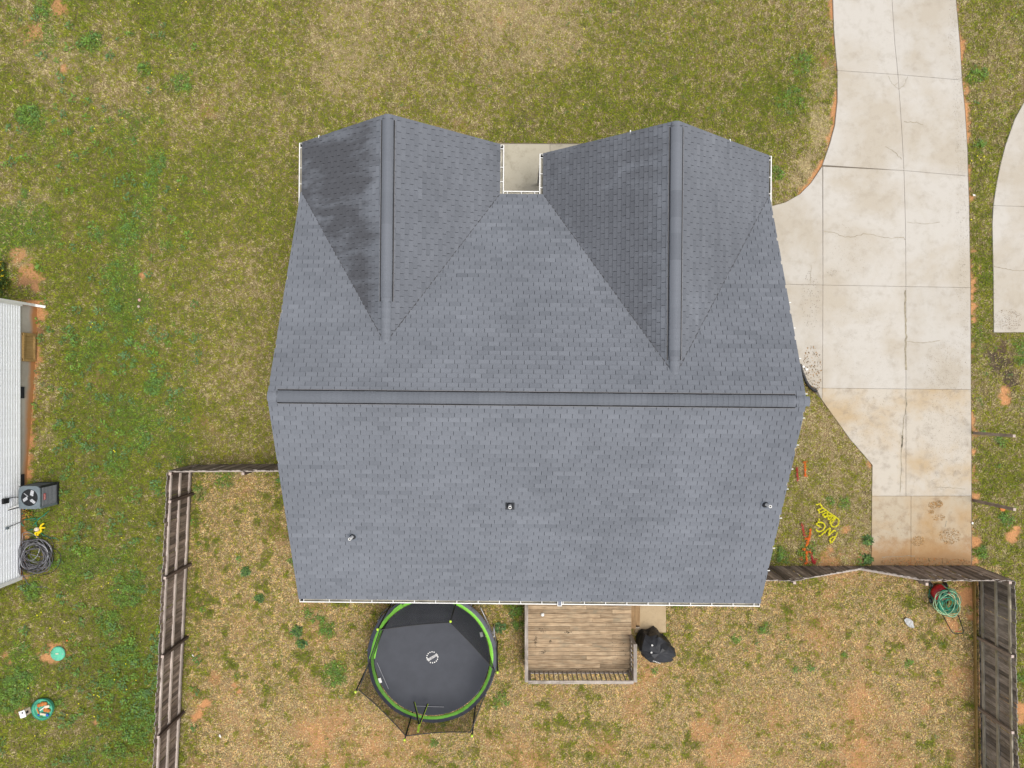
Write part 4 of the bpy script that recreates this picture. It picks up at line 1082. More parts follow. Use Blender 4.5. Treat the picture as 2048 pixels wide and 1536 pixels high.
tag(mb.build('white_float', M['pvc'], None, at(1085, 1229, ZK + .02) - Vector((0, 0, .018)), smooth=True), 'small round white cap lying on the deck boards', 'cap')
pd = MB(); pd.prism([tuple(at(*p, .06).xy) for p in PAD], -.05, .07)
o = pd.build('step_pad', concrete_mat('step_pad_concrete', (0.45, 0.35, 0.22), (0.36, 0.265, 0.155), (0.20, 0.15, 0.09), 0.7)); tag(o, kind='structure')
bv = o.modifiers.new('edge', 'BEVEL'); bv.width = .01
# dark dirt marks on the boards
sp = MB()
for (cx, cy, rx, ry, n) in ((1071, 1284, 3, 15, 60), (1086, 1304, 6, 3, 30), (1137, 1265, 8, 3, 30), (1101, 1283, 3, 3, 14), (1082, 1260, 9, 9, 26), (1155, 1340, 4, 2, 10), (1230, 1300, 18, 20, 26)):
    for _ in range(n):
        p = at(cx + random.gauss(0, rx / 2), cy + random.gauss(0, ry / 2), ZK + .004); s = random.uniform(.008, .03); a = random.gauss(0, .5)
        u_ = Vector((math.cos(a), math.sin(a), 0)) * s; w_ = Vector((-math.sin(a), math.cos(a), 0)) * s * .45
        sp.add([p - u_, p - w_, p + u_, p + w_], [(0, 1, 2, 3)])
tag(sp.build('dirt_marks', M['leaf_dark'], deck), kind='stuff')

# ------------------------------------------------------------------ covered grill
def grill():
    hem = [(1277, 1261), (1284, 1258), (1292, 1259), (1300, 1256), (1307, 1251), (1313, 1257), (1320, 1266), (1331, 1273), (1340, 1284), (1343, 1294), (1337, 1300), (1337, 1307), (1320, 1310), (1305, 1311), (1290, 1310), (1281, 1303), (1275, 1293), (1271, 1284), (1272, 1274)]
    P = [at(a, b, .10) for a, b in hem]; c = sum(P, Vector()) / len(P)
    base_ = Vector((c.x, c.y, 0))
    g = empty('covered_grill', base_, 0, 'barbecue grill under a black fitted cover at the deck corner', 'grill')
    rings = []
    for (z, k, jit) in ((.10, 1.0, 0), (.32, .93, .02), (.55, .93, .03), (.80, .97, .025), (.92, .86, .02)):
        rr = []
        for i, p in enumerate(P):
            q = (p - c) * (k + (0.05 if i % 2 else -0.04) * (1 if .2 < z < .7 else .3)); rr.append(Vector((q.x + random.gauss(0, jit), q.y + random.gauss(0, jit), z + random.gauss(0, jit))))
        rings.append(rr)
    top = [Vector((q.x * .55, q.y * .50, 1.04 + .08 * (abs(q.x * .4 - q.y * .6) < .16))) for q in rings[-1]]
    rings.append(top)
    vs = [p for r_ in rings for p in r_]; n = len(P); fs = []
    for j in range(len(rings) - 1):
        for i in range(n):
            k = (i + 1) % n; fs.append((j * n + k, j * n + i, (j + 1) * n + i, (j + 1) * n + k))
    vs.append(Vector((0.03, -0.05, 1.13))); t = len(vs) - 1
    for i in range(n): fs.append((t, (len(rings) - 1) * n + (i + 1) % n, (len(rings) - 1) * n + i))
    mb = MB(); mb.add(vs, fs); mb.build('cover', M['black_cloth'], g)
    for dx, dy in ((-.35, .2), (.35, .2), (-.35, -.2), (.35, -.2)):
        mb = MB(); mb.lathe([(0, -.03), (.05, -.03), (.05, .03), (0, .03)], (0, 0, 0), 12); mb.build('caster', M['black'], g, (dx, dy, .05), (math.pi / 2, 0, 0))
    for (a, b) in ((1304.5, 1290.5), (1303, 1305)):
        p = at(a, b, 1.14) - base_
        mb = MB()
        for q in range(4):
            an = q * .8 + .3; mb.bar((-.035 * math.cos(an), -.035 * math.sin(an), 0), (.03 * math.cos(an), .03 * math.sin(an), 0), .012, .006)
        mb.build('splash_mark', M['pvc'], g, p)
    mb = MB()
    for k in range(5): mb.bar((k * .055, -k * .02, 0), (k * .055 + .035, -k * .02 - .012, 0), .02, .006)
    mb.build('print_mark', M['white'], g, at(1306, 1321.5, .98) - base_)
grill()

# ------------------------------------------------------------------ trampoline
def trampoline():
    C = at(864, 1316, .88); cx, cy = C.x, C.y; Z = 0.88
    t = empty('trampoline', (cx, cy, 0), 0, 'round trampoline with lime green edged pad and black enclosure net by the back gutter', 'trampoline')
    def disc(r0, r1, z0, z1, n=72, wob=0.0):
        mb = MB(); vs = []
        for k in range(n):
            a = 2 * math.pi * k / n; w = wob * math.sin(5 * a + 1.3) + wob * .6 * math.sin(11 * a)
            vs += [(r0 * math.cos(a), r0 * math.sin(a), z0), ((r0 + r1) / 2 * math.cos(a), (r0 + r1) / 2 * math.sin(a), (z0 + z1) / 2 + .012 + w), ((r1 + w) * math.cos(a), (r1 + w) * math.sin(a), z1 + w)]
        fs = []
        for k in range(n):
            j = (k + 1) % n
            for i in range(2): fs.append((3 * k + i, 3 * k + i + 1, 3 * j + i + 1, 3 * j + i))
        mb.add(vs, fs); return mb
    mb = MB(); n = 64; prof = [(0.0, Z - .055), (.6, Z - .05), (1.2, Z - .04), (1.7, Z - .03), (1.99, Z - .02)]
    mb.lathe(prof, n=n); mb.build('mat', M['mat_cloth'], t, smooth=True)
    disc(2.015, 2.118, Z + .012, Z + .022, wob=.006).build('inner_pad', M['lime'], t, smooth=True)
    disc(2.114, 2.245, Z + .026, Z - .01, wob=.008).build('pad', M['pad'], t, smooth=True)
    for k in range(16):
        a = k * math.pi / 8 + .1
        mb = MB(); mb.bar((2.12 * math.cos(a), 2.12 * math.sin(a), Z + .034), (2.23 * math.cos(a), 2.23 * math.sin(a), Z + .012), .012, .006); mb.build('pad_seam', M['black'], t)
    # two flaps where the pad has slipped and shows its lime underside
    for poly in ([(738, 1317), (750, 1317), (754, 1298), (760, 1276), (765, 1259), (757, 1257), (748, 1284)], [(769, 1244), (783, 1227), (807, 1215), (803, 1207), (790, 1216), (776, 1232)]):
        pts = [at(a, b, Z + .06) - Vector((cx, cy, 0)) for a, b in poly]
        mb = MB(); mb.prism([(p.x, p.y) for p in pts], Z + .05, Z + .075); mb.build('pad_flap', M['lime'], t)
    mb = MB(); mb.tube([(2.2 * math.cos(2 * math.pi * k / 48), 2.2 * math.sin(2 * math.pi * k / 48), Z - .06) for k in range(48)], .024, 8, closed=True); mb.build('frame_ring', M['steel'], t, smooth=True)
    caps = [(711, 1384), (809, 1480), (944, 1472), (995, 1345), (901, 1243), (755, 1259)]
    ZT_ = 2.80; tops = []
    for (a, b) in caps:
        p = at(a, b, ZT_); q = Vector((p.x - cx, p.y - cy, ZT_)); tops.append(q)
        an = math.atan2(q.y, q.x); bx, by = 2.27 * math.cos(an), 2.27 * math.sin(an)
        if q.xy.length < 2.0: bx, by = 2.2 * math.cos(an), 2.2 * math.sin(an)
        mb = MB(); mb.tube([(bx, by, .12), (bx, by, .9), (bx * .5 + q.x * .5, by * .5 + q.y * .5, 1.9), (q.x, q.y, ZT_ - .04)], .026, 8); mb.build('net_pole', M['black'], t, smooth=True)
        mb = MB(); mb.lathe([(0, .04), (.024, .036), (.038, .016), (.040, -.016), (.032, -.04), (0, -.04)], (q.x, q.y, ZT_), 12); mb.build('pole_cap', M['cap'], t, smooth=True)
        tx, ty = -math.sin(an) * .55, math.cos(an) * .55
        mb = MB(); mb.tube([(bx * .97 + tx, by * .97 + ty, Z - .06), (bx * .97 + tx, by * .97 + ty, .04), (bx * .97 - tx, by * .97 - ty, .04), (bx * .97 - tx, by * .97 - ty, Z - .06)], .022, 8); mb.build('leg', M['steel'], t, smooth=True)
    # net: six panels hung between the poles
    nt = [Vector((q.x * .965, q.y * .965, ZT_ - .12)) for q in tops]
    for i in range(6):
        a, b = nt[i], nt[(i + 1) % 6]; nu, nv = 12, 8
        mb = MB(); vs = []
        a0 = math.atan2(a.y, a.x); a1 = math.atan2(b.y, b.x)
        while a1 < a0: a1 += 2 * math.pi
        for u in range(nu + 1):
            s = u / nu; ang = a0 + (a1 - a0) * s
            topp = a.lerp(b, s) + Vector((0, 0, -.10 * math.sin(math.pi * s)))
            bot = Vector((1.99 * math.cos(ang), 1.99 * math.sin(ang), Z + .03))
            for v in range(nv + 1):
                w = v / nv; p = bot.lerp(topp, w)
                p = p * (1 - .045 * math.sin(math.pi * w) * math.sin(math.pi * s)) if w not in (0, 1) else p
                vs.append((p.x, p.y, bot.z + (topp.z - bot.z) * w))
        fs = [(u * (nv + 1) + v, (u + 1) * (nv + 1) + v, (u + 1) * (nv + 1) + v + 1, u * (nv + 1) + v + 1) for u in range(nu) for v in range(nv)]
        mb.add(vs, fs); mb.build('net', M['net'], t, smooth=True)
        mb = MB(); mb.tube([a.lerp(b, k / 10) + Vector((0, 0, -.10 * math.sin(math.pi * k / 10))) for k in range(11)], .016, 6); mb.build('net_rope', M['black'], t)
        mb = MB(); mb.tube([tops[i] + Vector((0, 0, -.06)), a], .008, 6); mb.build('net_tie', M['black'], t)
    # net entrance: dark zips with lime edges and a lime strap
    def L(a, b, z): return at(a, b, z) - Vector((cx, cy, 0))
    for pts in ([(828, 1404, 1.2), (833, 1424, 1.6), (838, 1449, 2.2)], [(855, 1408, 1.2), (848, 1426, 1.6), (839, 1449, 2.2)]):
        mb = MB(); mb.tube([L(*p) for p in pts], .030, 6); mb.build('zip', M['black'], t)
        mb = MB(); mb.tube([L(p[0] + 1.4, p[1], p[2] + .02) for p in pts], .010, 5); mb.build('zip_edge', M['cap'], t)
    mb = MB(); mb.bar(L(838.5, 1449, 2.2), L(836, 1464, 2.55), .075, .012, up=(0, -1, .3)); mb.build('strap', M['cap'], t)
    # white labels and the printed ring on the mat
    for (a, b, rz) in ((963, 1269, .25), (760, 1361, .3)):
        mb = MB(); mb.box((0, 0, 0), (.10, .17, .004)); mb.build('care_label', M['pvc'], t, L(a, b, Z + .05), (0, 0, rz))
    zc = Z - .045
    for k in range(16):
        if k in (2, 10): continue
        a = 2 * math.pi * k / 16 + .05
        mb = MB(); mb.lathe([(0, .004), (.021, .004), (.021, 0)], n=10); mb.build('printed_dot', M['pvc'], t, L(864.6, 1314.6, zc) + Vector((.19 * math.cos(a), .19 * math.sin(a), .0)))
    M['print_grey'] = plain('printed_banner', (0.50, 0.49, 0.48), 0.7, var=.35, scale=40)
    bn = empty('printed_emblem', L(864.8, 1314.8, zc), R(27)); bn.parent = t
    mb = MB(); mb.prism([(-.17, -.075), (-.13, -.05), (.15, -.03), (.20, -.07), (.205, -.01), (.19, .075), (.14, .05), (-.13, .035), (-.19, .07), (-.205, .0)], 0, .005); mb.build('banner', M['print_grey'], bn)
    for k in range(8):
        mb = MB(); x = -.115 + k * .034
        mb.bar((x, -.03, .006), (x, .024, .006), .006, .004); mb.bar((x, .024 if k % 2 else -.03, .006), (x + .018, .024 if k % 3 else -.005, .006), .006, .004); mb.build('letter', M['pad'], bn)
    for (p, q) in (((754, 1325), (777, 1378)), ((831, 1412), (888, 1414))):
        mb = MB(); mb.bar(L(*p, Z + .03), L(*q, Z + .03), .012, .008); mb.build('net_cord', M['steel'], t)
trampoline()
p, q = at(961, 1215, 1.0), at(988, 1272, .45)
mb = MB(); mb.tube([(0, 0, 0), (q - p) * .5, q - p], .018, 8)
t = empty('metal_pole', p, 0, 'thin grey metal pole leaning against the trampoline rim', 'pole'); mb.build('tube', M['steel'], t, smooth=True)
mb = MB(); mb.lathe([(0, .03), (.024, .025), (.024, -.03), (0, -.03)], n=10); mb.build('end_cap', M['pvc'], t, q - p)

# ------------------------------------------------------------------ mower with hoses over it
def mower():
    c = at(1882, 1186, .2); base_ = Vector((c.x, c.y, 0))
    t = empty('lawn_mower', base_, 0, 'red push lawn mower half buried under hoses by the grey fence', 'lawn mower')
    mb = MB(); mb.lathe([(.0, .30), (.16, .30), (.24, .26), (.29, .18), (.30, .10), (.27, .10)], n=24); mb.build('mower_deck', M['red'], t, smooth=True)
    mb = MB(); mb.lathe([(0, .46), (.10, .45), (.13, .40), (.13, .28)], (.02, .02, 0), 18); mb.build('engine', M['black'], t, smooth=True)
    mb = MB(); mb.lathe([(0, .53), (.05, .53), (.055, .47), (.05, .44)], (.10, .10, 0), 14); mb.build('fuel_cap', M['red'], t)
    for dx, dy in ((-.30, -.30), (.24, -.30), (-.30, .26), (.24, .26)):
        mb = MB(); mb.lathe([(0, -.022), (.085, -.022), (.10, -.015), (.10, .015), (.085, .022), (0, .022)], n=18); w_ = mb.build('wheel', M['black'], t, (dx, dy, .10), (0, math.pi / 2, .2))
        mb = MB(); mb.lathe([(0, -.028), (.06, -.028), (.06, .028), (0, .028)], n=14); mb.build('rim', M['ac_grey'], w_)
    hp = [(1880, 1212, .30), (1886, 1232, .60), (1901, 1259, .95), (1905, 1265, 1.0), (1910, 1267, 1.0), (1923, 1267, 1.0), (1926, 1266, 1.0), (1927, 1262, .98), (1920, 1240, .65), (1908, 1210, .30)]
    mb = MB(); mb.tube([at(*p) - base_ for p in hp], .015, 8); mb.build('handle', M['black'], t, smooth=True)
    mb = MB(); mb.tube([at(1909, 1263, .97) - base_, at(1923, 1263, .97) - base_], .008, 6); mb.build('throttle_bar', M['red'], t)
mower()
def coil(name, label, cat, cpx, r, loops, mat_list, zbase, zstep, wob, ell=1.0, tube=.013, drift=(0, 0), group=None, arcs=(), wall=-9.0):
    t = empty(name, Vector((cpx[0], cpx[1], 0)), 0, label, cat, group)
    for j in range(loops):
        rr = r * random.uniform(.5, 1.08); ph = random.uniform(0, 6.28); ox, oy = random.gauss(0, r * .16) + drift[0] * j / loops, random.gauss(0, r * .16) + drift[1] * j / loops
        e = ell * random.uniform(.8, 1.2); rot = random.uniform(0, 3.14); pts = []
        tx, ty = random.gauss(0, .10), random.gauss(0, .10)
        for k in range(36):
            a = ph + 2 * math.pi * k / 36 * 1.0
            x, y = rr * math.cos(a) * e, rr * math.sin(a) / e
            X, Y = x * math.cos(rot) - y * math.sin(rot), x * math.sin(rot) + y * math.cos(rot)
            w = 1 + .05 * math.sin(3 * a + ph)
            pts.append((max(wall + .01 * math.sin(7 * a), ox + X * w), oy + Y * w, cpx[2] + zbase + zstep * j + tx * X + ty * Y + .012 * math.sin(2 * a)))
        mb = MB(); mb.tube(pts, tube, 6, closed=True); mb.build('hose_loop', random.choice(mat_list), t, smooth=True)
    for pts in arcs:
        mb = MB(); mb.tube([Vector(p) - Vector((cpx[0], cpx[1], 0)) for p in pts], tube, 6); mb.build('hose_end', mat_list[0], t, smooth=True)
    return t
c = at(1892, 1204, .45)
coil('garden_hose', 'tangled green garden hose coiled over the red mower', 'garden hose', (c.x, c.y, 0), .37, 24, [M['hose_green'], M['hose_green'], M['hose_highlight'], M['hose_green']], .40, .010, .1, 1.05, .012, (.03, -.06),
     arcs=([at(1862, 1176, .05), at(1857, 1190, .03), at(1862, 1208, .03), at(1876, 1222, .05), at(1890, 1218, .3)], [at(1884, 1168, .5), at(1890, 1174, .55), at(1897, 1178, .5)]))
c = at(1873, 1190, .1)
coil('garden_hose', 'loose outer loop of dark hose on the grass beside the mower wheel', 'garden hose', (c.x, c.y, 0), .22, 4, [M['hose_green'], M['pipe_grey']], .05, .02, .1, 1.1, .011)

# ------------------------------------------------------------------ neighbouring house
XW = -17.05
nh = empty('neighbour_house', (XW, -2.0, 0), 0, 'neighbouring house with white lap siding on a clay stained stem wall', 'house')
ZS = 0.86
mb = MB(); mb.box((-3.5, 0.03, ZS / 2 - .2), (6.98, 9.45, ZS + .4)); mb.build('stem_wall', M['found'], nh)
mb = MB(); mb.box((-3.5, 0.03, 2.0), (6.94, 9.5, 2.3)); mb.build('wall', M['house_wall'], nh)
lap = 0.118
pr = [(.002, 0), (.036, 0.004), (.034, .058), (.006, lap - .022), (.004, lap)]     # dutch-lap profile: flat face, scooped top
pm = MB(); pm.add([(a, y, z) for y in (-4.70, 4.74) for a, z in pr], [(0, 5, 6, 1), (1, 6, 7, 2), (2, 7, 8, 3), (3, 8, 9, 4), (0, 1, 2, 3, 4), (9, 8, 7, 6, 5)])
pme = pm.mesh('siding_plank', M['siding'])
for i in range(20): link_mesh('siding_plank', pme, nh, (-.005, 0, ZS + i * lap))
for y in (-4.72, 4.76):
    mb = MB(); mb.box((0.01, y, 2.0), (.12, .12, 2.36)); mb.build('corner_trim', M['white'], nh)
mb = MB(); mb.bar((.08, 4.80, .20), (.08, 4.80, 3.2), .085, .07, up=(1, 0, 0)); mb.bar((.07, 4.80, .22), (.34, 4.76, .05), .085, .07); mb.build('downspout', M['white'], nh)
mb = MB()
mb.add([(.35, -5.1, 3.25), (.35, 5.1, 3.25), (-3.5, 5.1, 5.0), (-3.5, -5.1, 5.0), (-7.35, -5.1, 3.25), (-7.35, 5.1, 3.25)], [(0, 1, 2, 3), (3, 2, 5, 4)])
mb.add([(.35, -5.1, 3.15), (.35, 5.1, 3.15), (-7.35, 5.1, 3.15), (-7.35, -5.1, 3.15)], [(0, 3, 2, 1)])
mb.build('roof', M['shingle'], nh)
for (py, h_) in ((785, 24), (960, 30), (1103, 24)):
    p = at(40, py, ZS - .12)
    mb = MB(); mb.box((0.0, p.y + 2.0, ZS - .12), (.05, .40, .16)); f_ = mb.build('crawl_vent', M['dark_hole'], nh)
    for k in range(4):
        mb = MB(); mb.box((.028, p.y + 2.0, ZS - .18 + k * .04), (.014, .36, .010)); mb.build('vent_slat', M['ac_dark'], f_)
# crawl-space access panel
ya, yb_ = at(40, 666, .5).y + 2.0, at(40, 723, .5).y + 2.0
mb = MB(); mb.box((.0, (ya + yb_) / 2, .44), (.06, ya - yb_, .62)); ap = mb.build('access_door', M['ply'], nh)
for c, s in (((.035, ya - .05, .44), (.05, .09, .62)), ((.035, yb_ + .05, .44), (.05, .09, .62)), ((.036, (ya + yb_) / 2, .70), (.05, ya - yb_ - .2, .08)), ((.036, (ya + yb_) / 2, .17), (.05, ya - yb_ - .2, .08))):
    mb = MB(); mb.box((0, 0, 0), s); mb.build('frame_board', M['ply'], ap, c)
# boxes and cables on the siding
mb = MB(); p = at(9, 1002, 1.62); mb.box((.06, p.y + 2, 1.62), (.10, .17, .24)); mb.build('disconnect_box', M['black'], nh)
mb = MB(); mb.tube([(.05, p.y + 2.05, 1.55), (.08, p.y + 2.07, 1.4), (.12, p.y + 2.06, 1.2), (.3, p.y + 2.02, 1.0)], .014, 6); mb.build('cable', M['black'], nh)
p = at(17, 1018, 1.4); mb = MB(); mb.tube([(.03, p.y + 2, 1.45), (.10, p.y + 2.03, 1.3), (.30, p.y + 2.16, 1.05)], .022, 6); mb.build('line_set', M['pvc'], nh)
mb = MB(); mb.tube([(.03, p.y + 1.97, 1.43), (.14, p.y + 2.0, 1.2), (.34, p.y + 2.02, 1.0)], .018, 6); mb.build('line_set', M['black'], nh)
p = at(13, 1056, 1.5); mb = MB(); mb.box((.05, p.y + 2, 1.52), (.08, .08, .10)); mb.build('meter_box', M['ac_grey'], nh)
mb = MB(); mb.tube([(.06, p.y + 2.02, 1.48), (.07, p.y + 2.05, 1.2), (.06, p.y + 2.07, .95), (.09, p.y + 2.1, .8)], .011, 6); mb.build('cable', M['pipe_grey'], nh)

# ------------------------------------------------------------------ air conditioner
def ac_unit():
    X, Y = -16.27, -3.83; z0 = zgf(X, Y); Z1 = 1.49
    t = empty('air_conditioner', (X, Y, z0), 0, 'dark louvred air conditioner condenser with a visible fan against the white siding', 'air conditioner')
    h = Z1 - z0; w, d_ = .72, .77
    mb = MB(); mb.box((0, 0, .03), (.74, .79, .08)); mb.build('base_pad', M['ac_dark'], t)
    mb = MB(); mb.box((0, 0, h / 2 + .02), (w - .10, d_ - .10, h - .10)); mb.build('cabinet', M['ac_dark'], t)
    for sx in (-1, 1):
        for sy in (-1, 1):
            mb = MB(); mb.box((0, 0, 0), (.07, .07, h - .10)); mb.build('corner_post', M['ac_grey'] if sy < 0 else M['ac_dark'], t, (sx * (w / 2 - .037), sy * (d_ / 2 - .037), h / 2 + .02))
    nl = 11; lm = MB(); lm.box((0, 0, 0), (.034, d_ - .14, .030), rot=Matrix.Rotation(.5, 3, 'Y')); lme = lm.mesh('louvre', M['ac_louvre'])
    lm2 = MB(); lm2.box((0, 0, 0), (w - .14, .034, .030), rot=Matrix.Rotation(.5, 3, 'X')); lme2 = lm2.mesh('louvre', M['ac_louvre'])
    for i in range(nl):
        z = .12 + i * (h - .26) / (nl - 1)
        for sx in (-1, 1): link_mesh('louvre', lme, t, (sx * (w / 2 - .02), 0, z))
        for sy in (-1, 1): link_mesh('louvre', lme2, t, (0, sy * (d_ / 2 - .02), z))
    # top panel with a round opening
    mb = MB(); n = 40; r = .285; vs = []; ro = lambda a: min(w / 2 / max(1e-6, abs(math.cos(a))), d_ / 2 / max(1e-6, abs(math.sin(a))))
    for k in range(n):
        a = 2 * math.pi * (k + .5) / n; q = min(ro(a), .465)
        vs += [(r * math.cos(a), r * math.sin(a), h), (q * math.cos(a), q * math.sin(a), h), (q * math.cos(a), q * math.sin(a), h - .07), (r * math.cos(a), r * math.sin(a), h - .06)]
    fs = []
    for k in range(n):
        j = (k + 1) % n
        fs += [(4 * k, 4 * k + 1, 4 * j + 1, 4 * j), (4 * k + 1, 4 * k + 2, 4 * j + 2, 4 * j + 1), (4 * k + 3, 4 * k, 4 * j, 4 * j + 3)]
    mb.add(vs, fs); mb.build('top_panel', M['ac_grey'], t)
    mb = MB(); mb.lathe([(0, 0), (.29, 0)], (0, 0, h - .048), 32); mb.build('fan_well', M['dark_hole'], t)
    fan = empty('fan', (0, 0, h - .03)); fan.parent = t
    mb = MB(); mb.lathe([(0, .02), (.08, .018), (.085, -.01)], n=20); mb.build('hub', M['ac_dark'], fan)
    for a, k in ((2.5, 0.0), (.95, 1), (3.35, 1), (5.2, 1)):
        mb = MB()
        if not k: mb.bar((.06, 0, .018), (.24, 0, .018), .018, .01)
        else: mb.add([(.07, -.04, .004), (.25, -.10, -.012), (.262, .02, -.002), (.23, .11, .012), (.08, .05, .012)], [(0, 1, 2, 3, 4)])
        mb.build('fan_blade', M['blade'], fan, (0, 0, 0), (0, 0, a))
    for rr in (.12, .17, .22, .27):
        mb = MB(); mb.tube([(rr * math.cos(2 * math.pi * k / 32), rr * math.sin(2 * math.pi * k / 32), h + .012) for k in range(32)], .0025, 4, closed=True); mb.build('guard_wire', M['black'], t)
    mb = MB(); mb.box((0, 0, 0), (.012, .21, .085)); bd = mb.build('badge', M['red_badge'], t, (w / 2 + .004, 0, h - .23))
    mb = MB()
    for k in range(6): mb.box((.007, -.075 + k * .03, 0), (.003, .016, .026))
    mb.build('badge_lettering', M['pvc'], bd)
M['ac_louvre'] = plain('louvre_paint', (0.085, 0.095, 0.10), .5, .4)
ac_unit()

# ------------------------------------------------------------------ things along the neighbour's wall
c = on_ground(70, 1106, .03)
arc = [on_ground(42, 1125, .03), on_ground(45, 1150, .03), on_ground(56, 1168, .03), on_ground(70, 1174, .03), on_ground(95, 1174, .03)]
coil('pipe_coil', 'big coil of grey flexible pipe lying against the white house', 'pipe coil', (c.x, c.y, c.z), .57, 30, [M['pipe_grey'], M['pipe_grey'], M['black'], M['steel']], .02, .005, .1, 1.10, .012, (.03, -.05), arcs=[arc], wall=-.40)
def frame_thing():
    c = on_ground(83, 1063, .12)
    t = empty('plastic_reel_frame', (c.x, c.y, c.z), .5, 'bright yellow plastic frame lying on the pipe coil', 'frame')
    for p, q in (((-.22, -.12, 0), (-.05, .10, 0)), ((-.22, -.12, 0), (-.20, .06, .03)), ((-.20, .06, .03), (-.05, .02, .03)), ((.0, -.02, .03), (.10, .18, .04)), ((.02, .14, .03), (.20, .05, .04)), ((.10, .18, .04), (.24, .20, .04)), ((-.08, -.02, .03), (.06, .04, .04))):
        mb = MB(); mb.bar(p, q, .05, .04); mb.build('strut', M['yellow'], t)
frame_thing()
c = on_ground(75, 1058, .15)
mb = MB(); mb.lathe([(0, .12), (.05, .11), (.075, .06), (.07, 0)], n=14); tag(mb.build('plastic_jug', M['cream'], None, c, smooth=True), 'small cream jug beside the yellow plastic frame', 'jug')
def stakes():
    c = on_ground(70, 1040, .05)
    t = empty('green_netting_bundle', (c.x, c.y, c.z), 0, 'bundle of dark green stakes and cord below the air conditioner', 'stakes')
    for a, b in (((48, 1018), (40, 1041)), ((41, 1041), (72, 1036)), ((42, 1041), (48, 1053)), ((66, 1052), (98, 1022)), ((60, 1042), (90, 1030)), ((66, 1059), (80, 1064)), ((80, 1064), (102, 1076)), ((72, 1046), (74, 1062)), ((102, 1076), (118, 1082)), ((55, 1062), (66, 1059))):
        p, q = on_ground(*a, .08), on_ground(*b, .08); m_ = (p + q) / 2 + Vector((random.gauss(0, .03), random.gauss(0, .03), .04))
        mb = MB(); mb.tube([p - c, m_ - c, q - c], random.uniform(.010, .022), 6); mb.build('stake', M['hose_green'], t, smooth=True)
stakes()

def plant(name, label, cat, px, py, r, h, n, cols, leaf, base_z=0.0, stems=True, flower=None, kind=None):
    c = on_ground(px, py, 0); t = empty(name, c, 0, label, cat)
    V, C = [], []
    for i in range(n):
        a = RNG.uniform(0, 6.283); e = math.acos(RNG.uniform(0, 1)); q = RNG.uniform(.5, 1.0) * (0.8 + .35 * math.sin(3 * a + px))
        o = np.array((r * q * math.sin(e) * math.cos(a), r * q * math.sin(e) * math.sin(a), h * (.12 + .88 * q * math.cos(e))))
        b = a + RNG.normal(0, .8); el = RNG.uniform(-.3, .9); L = leaf * RNG.uniform(.6, 1.3)
        d_ = np.array((math.cos(b) * math.cos(el), math.sin(b) * math.cos(el), math.sin(el))) * L; s = np.array((-math.sin(b), math.cos(b), RNG.normal(0, .3))) * L * .28
        m_ = o + d_ * .5
        V += [o, m_ + s, o + d_, m_ - s]; cc = np.array(cols[int(RNG.integers(0, len(cols)))]) * RNG.uniform(.6, 1.3)
        C += [cc] * 4
    me = np_mesh('foliage', np.array(V), np.arange(len(V)).reshape(-1, 4), 4, M['leaf'], np.array(C)); link_mesh('foliage', me, t)
    if stems:
        for k in range(5):
            a = k * 1.26 + px; mb = MB(); mb.tube([(0, 0, 0), (r * .3 * math.cos(a), r * .3 * math.sin(a), h * .5), (r * .6 * math.cos(a), r * .6 * math.sin(a), h * .8)], [.014, .010, .006], 5); mb.build('stem', M['post'], t)
    return t
plant('flowering_bush', 'dark green bush with yellow blossom in front of the white house', 'bush', -2, 552, .58, .9, 1500, [(.03, .06, .015), (.05, .09, .02), (.06, .11, .02), (.10, .15, .03), (.55, .40, .01)], .085)
plant('potted_flower', 'small yellow flowering plant beside the air conditioner', 'plant', 58, 1028, .20, .28, 170, [(.42, .36, .03), (.10, .13, .03), (.30, .28, .05), (.38, .13, .04)], .06)
for (a, b, r_, h_, lab) in ((595, 1262, .19, .22, 'dark tuft of tall grass near the back gutter corner'), (604, 1287, .14, .18, 'small dark grass tuft below the larger tuft in the back lawn'), (492, 1143, .13, .2, 'single dark grass tuft in the bare lawn beside the picket fence'), (520, 1196, .12, .15, 'low green tuft in the bare lawn between fence and house'), (402, 985, .22, .3, 'pale green grass clump at the foot of the first fence post'),
                              (1735, 1080, .16, .22, 'dark tuft at the drive edge near the yellow writing'), (1735, 1117, .15, .2, 'dark tuft at the drive edge close to the gate'), (1000, 1255, .18, .2, 'shaded grass clump beside the leaning metal pole')):
    plant('grass_tuft', lab, 'grass tuft', a, b, r_ * .9, h_ * .5, 70, [(.06, .115, .04), (.085, .15, .045), (.12, .19, .06)] if a != 402 else [(.14, .17, .05), (.26, .22, .08)], .13, stems=False)

# ------------------------------------------------------------------ septic lid, tub, post box, stones
c = on_ground(116, 1307, .02)
t = empty('round_lid', c, 0, 'round green plastic lid ringed by bare orange clay in the clover lawn', 'lid')
mb = MB(); mb.lathe([(0, .045), (.22, .045), (.245, .03), (.255, 0)], n=32); mb.build('lid', M['green_plastic'], t, smooth=False)
mb = MB()
for k in range(3):
    a = k * 2.1; mb.lathe([(0, .056), (.018, .055), (.018, .04)], (.19 * math.cos(a), .19 * math.sin(a), 0), 8)
mb.build('screw', M['steel'], t)
mb = MB(); mb.box((0, .01, .05), (.10, .035, .02)); mb.build('grip', M['cream'], t)
c = on_ground(90, 1415, 0)
t = empty('green_tub', c, 0, 'round green tub full of terracotta pieces and odds and ends', 'tub')
mb = MB(); mb.lathe([(.33, 0), (.345, .10), (.36, .13), (.365, .15), (.335, .15), (.315, .12), (.30, .06), (0, .05)], n=36); mb.build('tub', M['green_plastic'], t, smooth=False)
mb = MB(); mb.tube([(.36 * math.cos(2 * math.pi * k / 40), .36 * math.sin(2 * math.pi * k / 40), 0.148) for k in range(40)], .018, 8, closed=True); mb.build('rim', M['green_rim'], t, smooth=True)
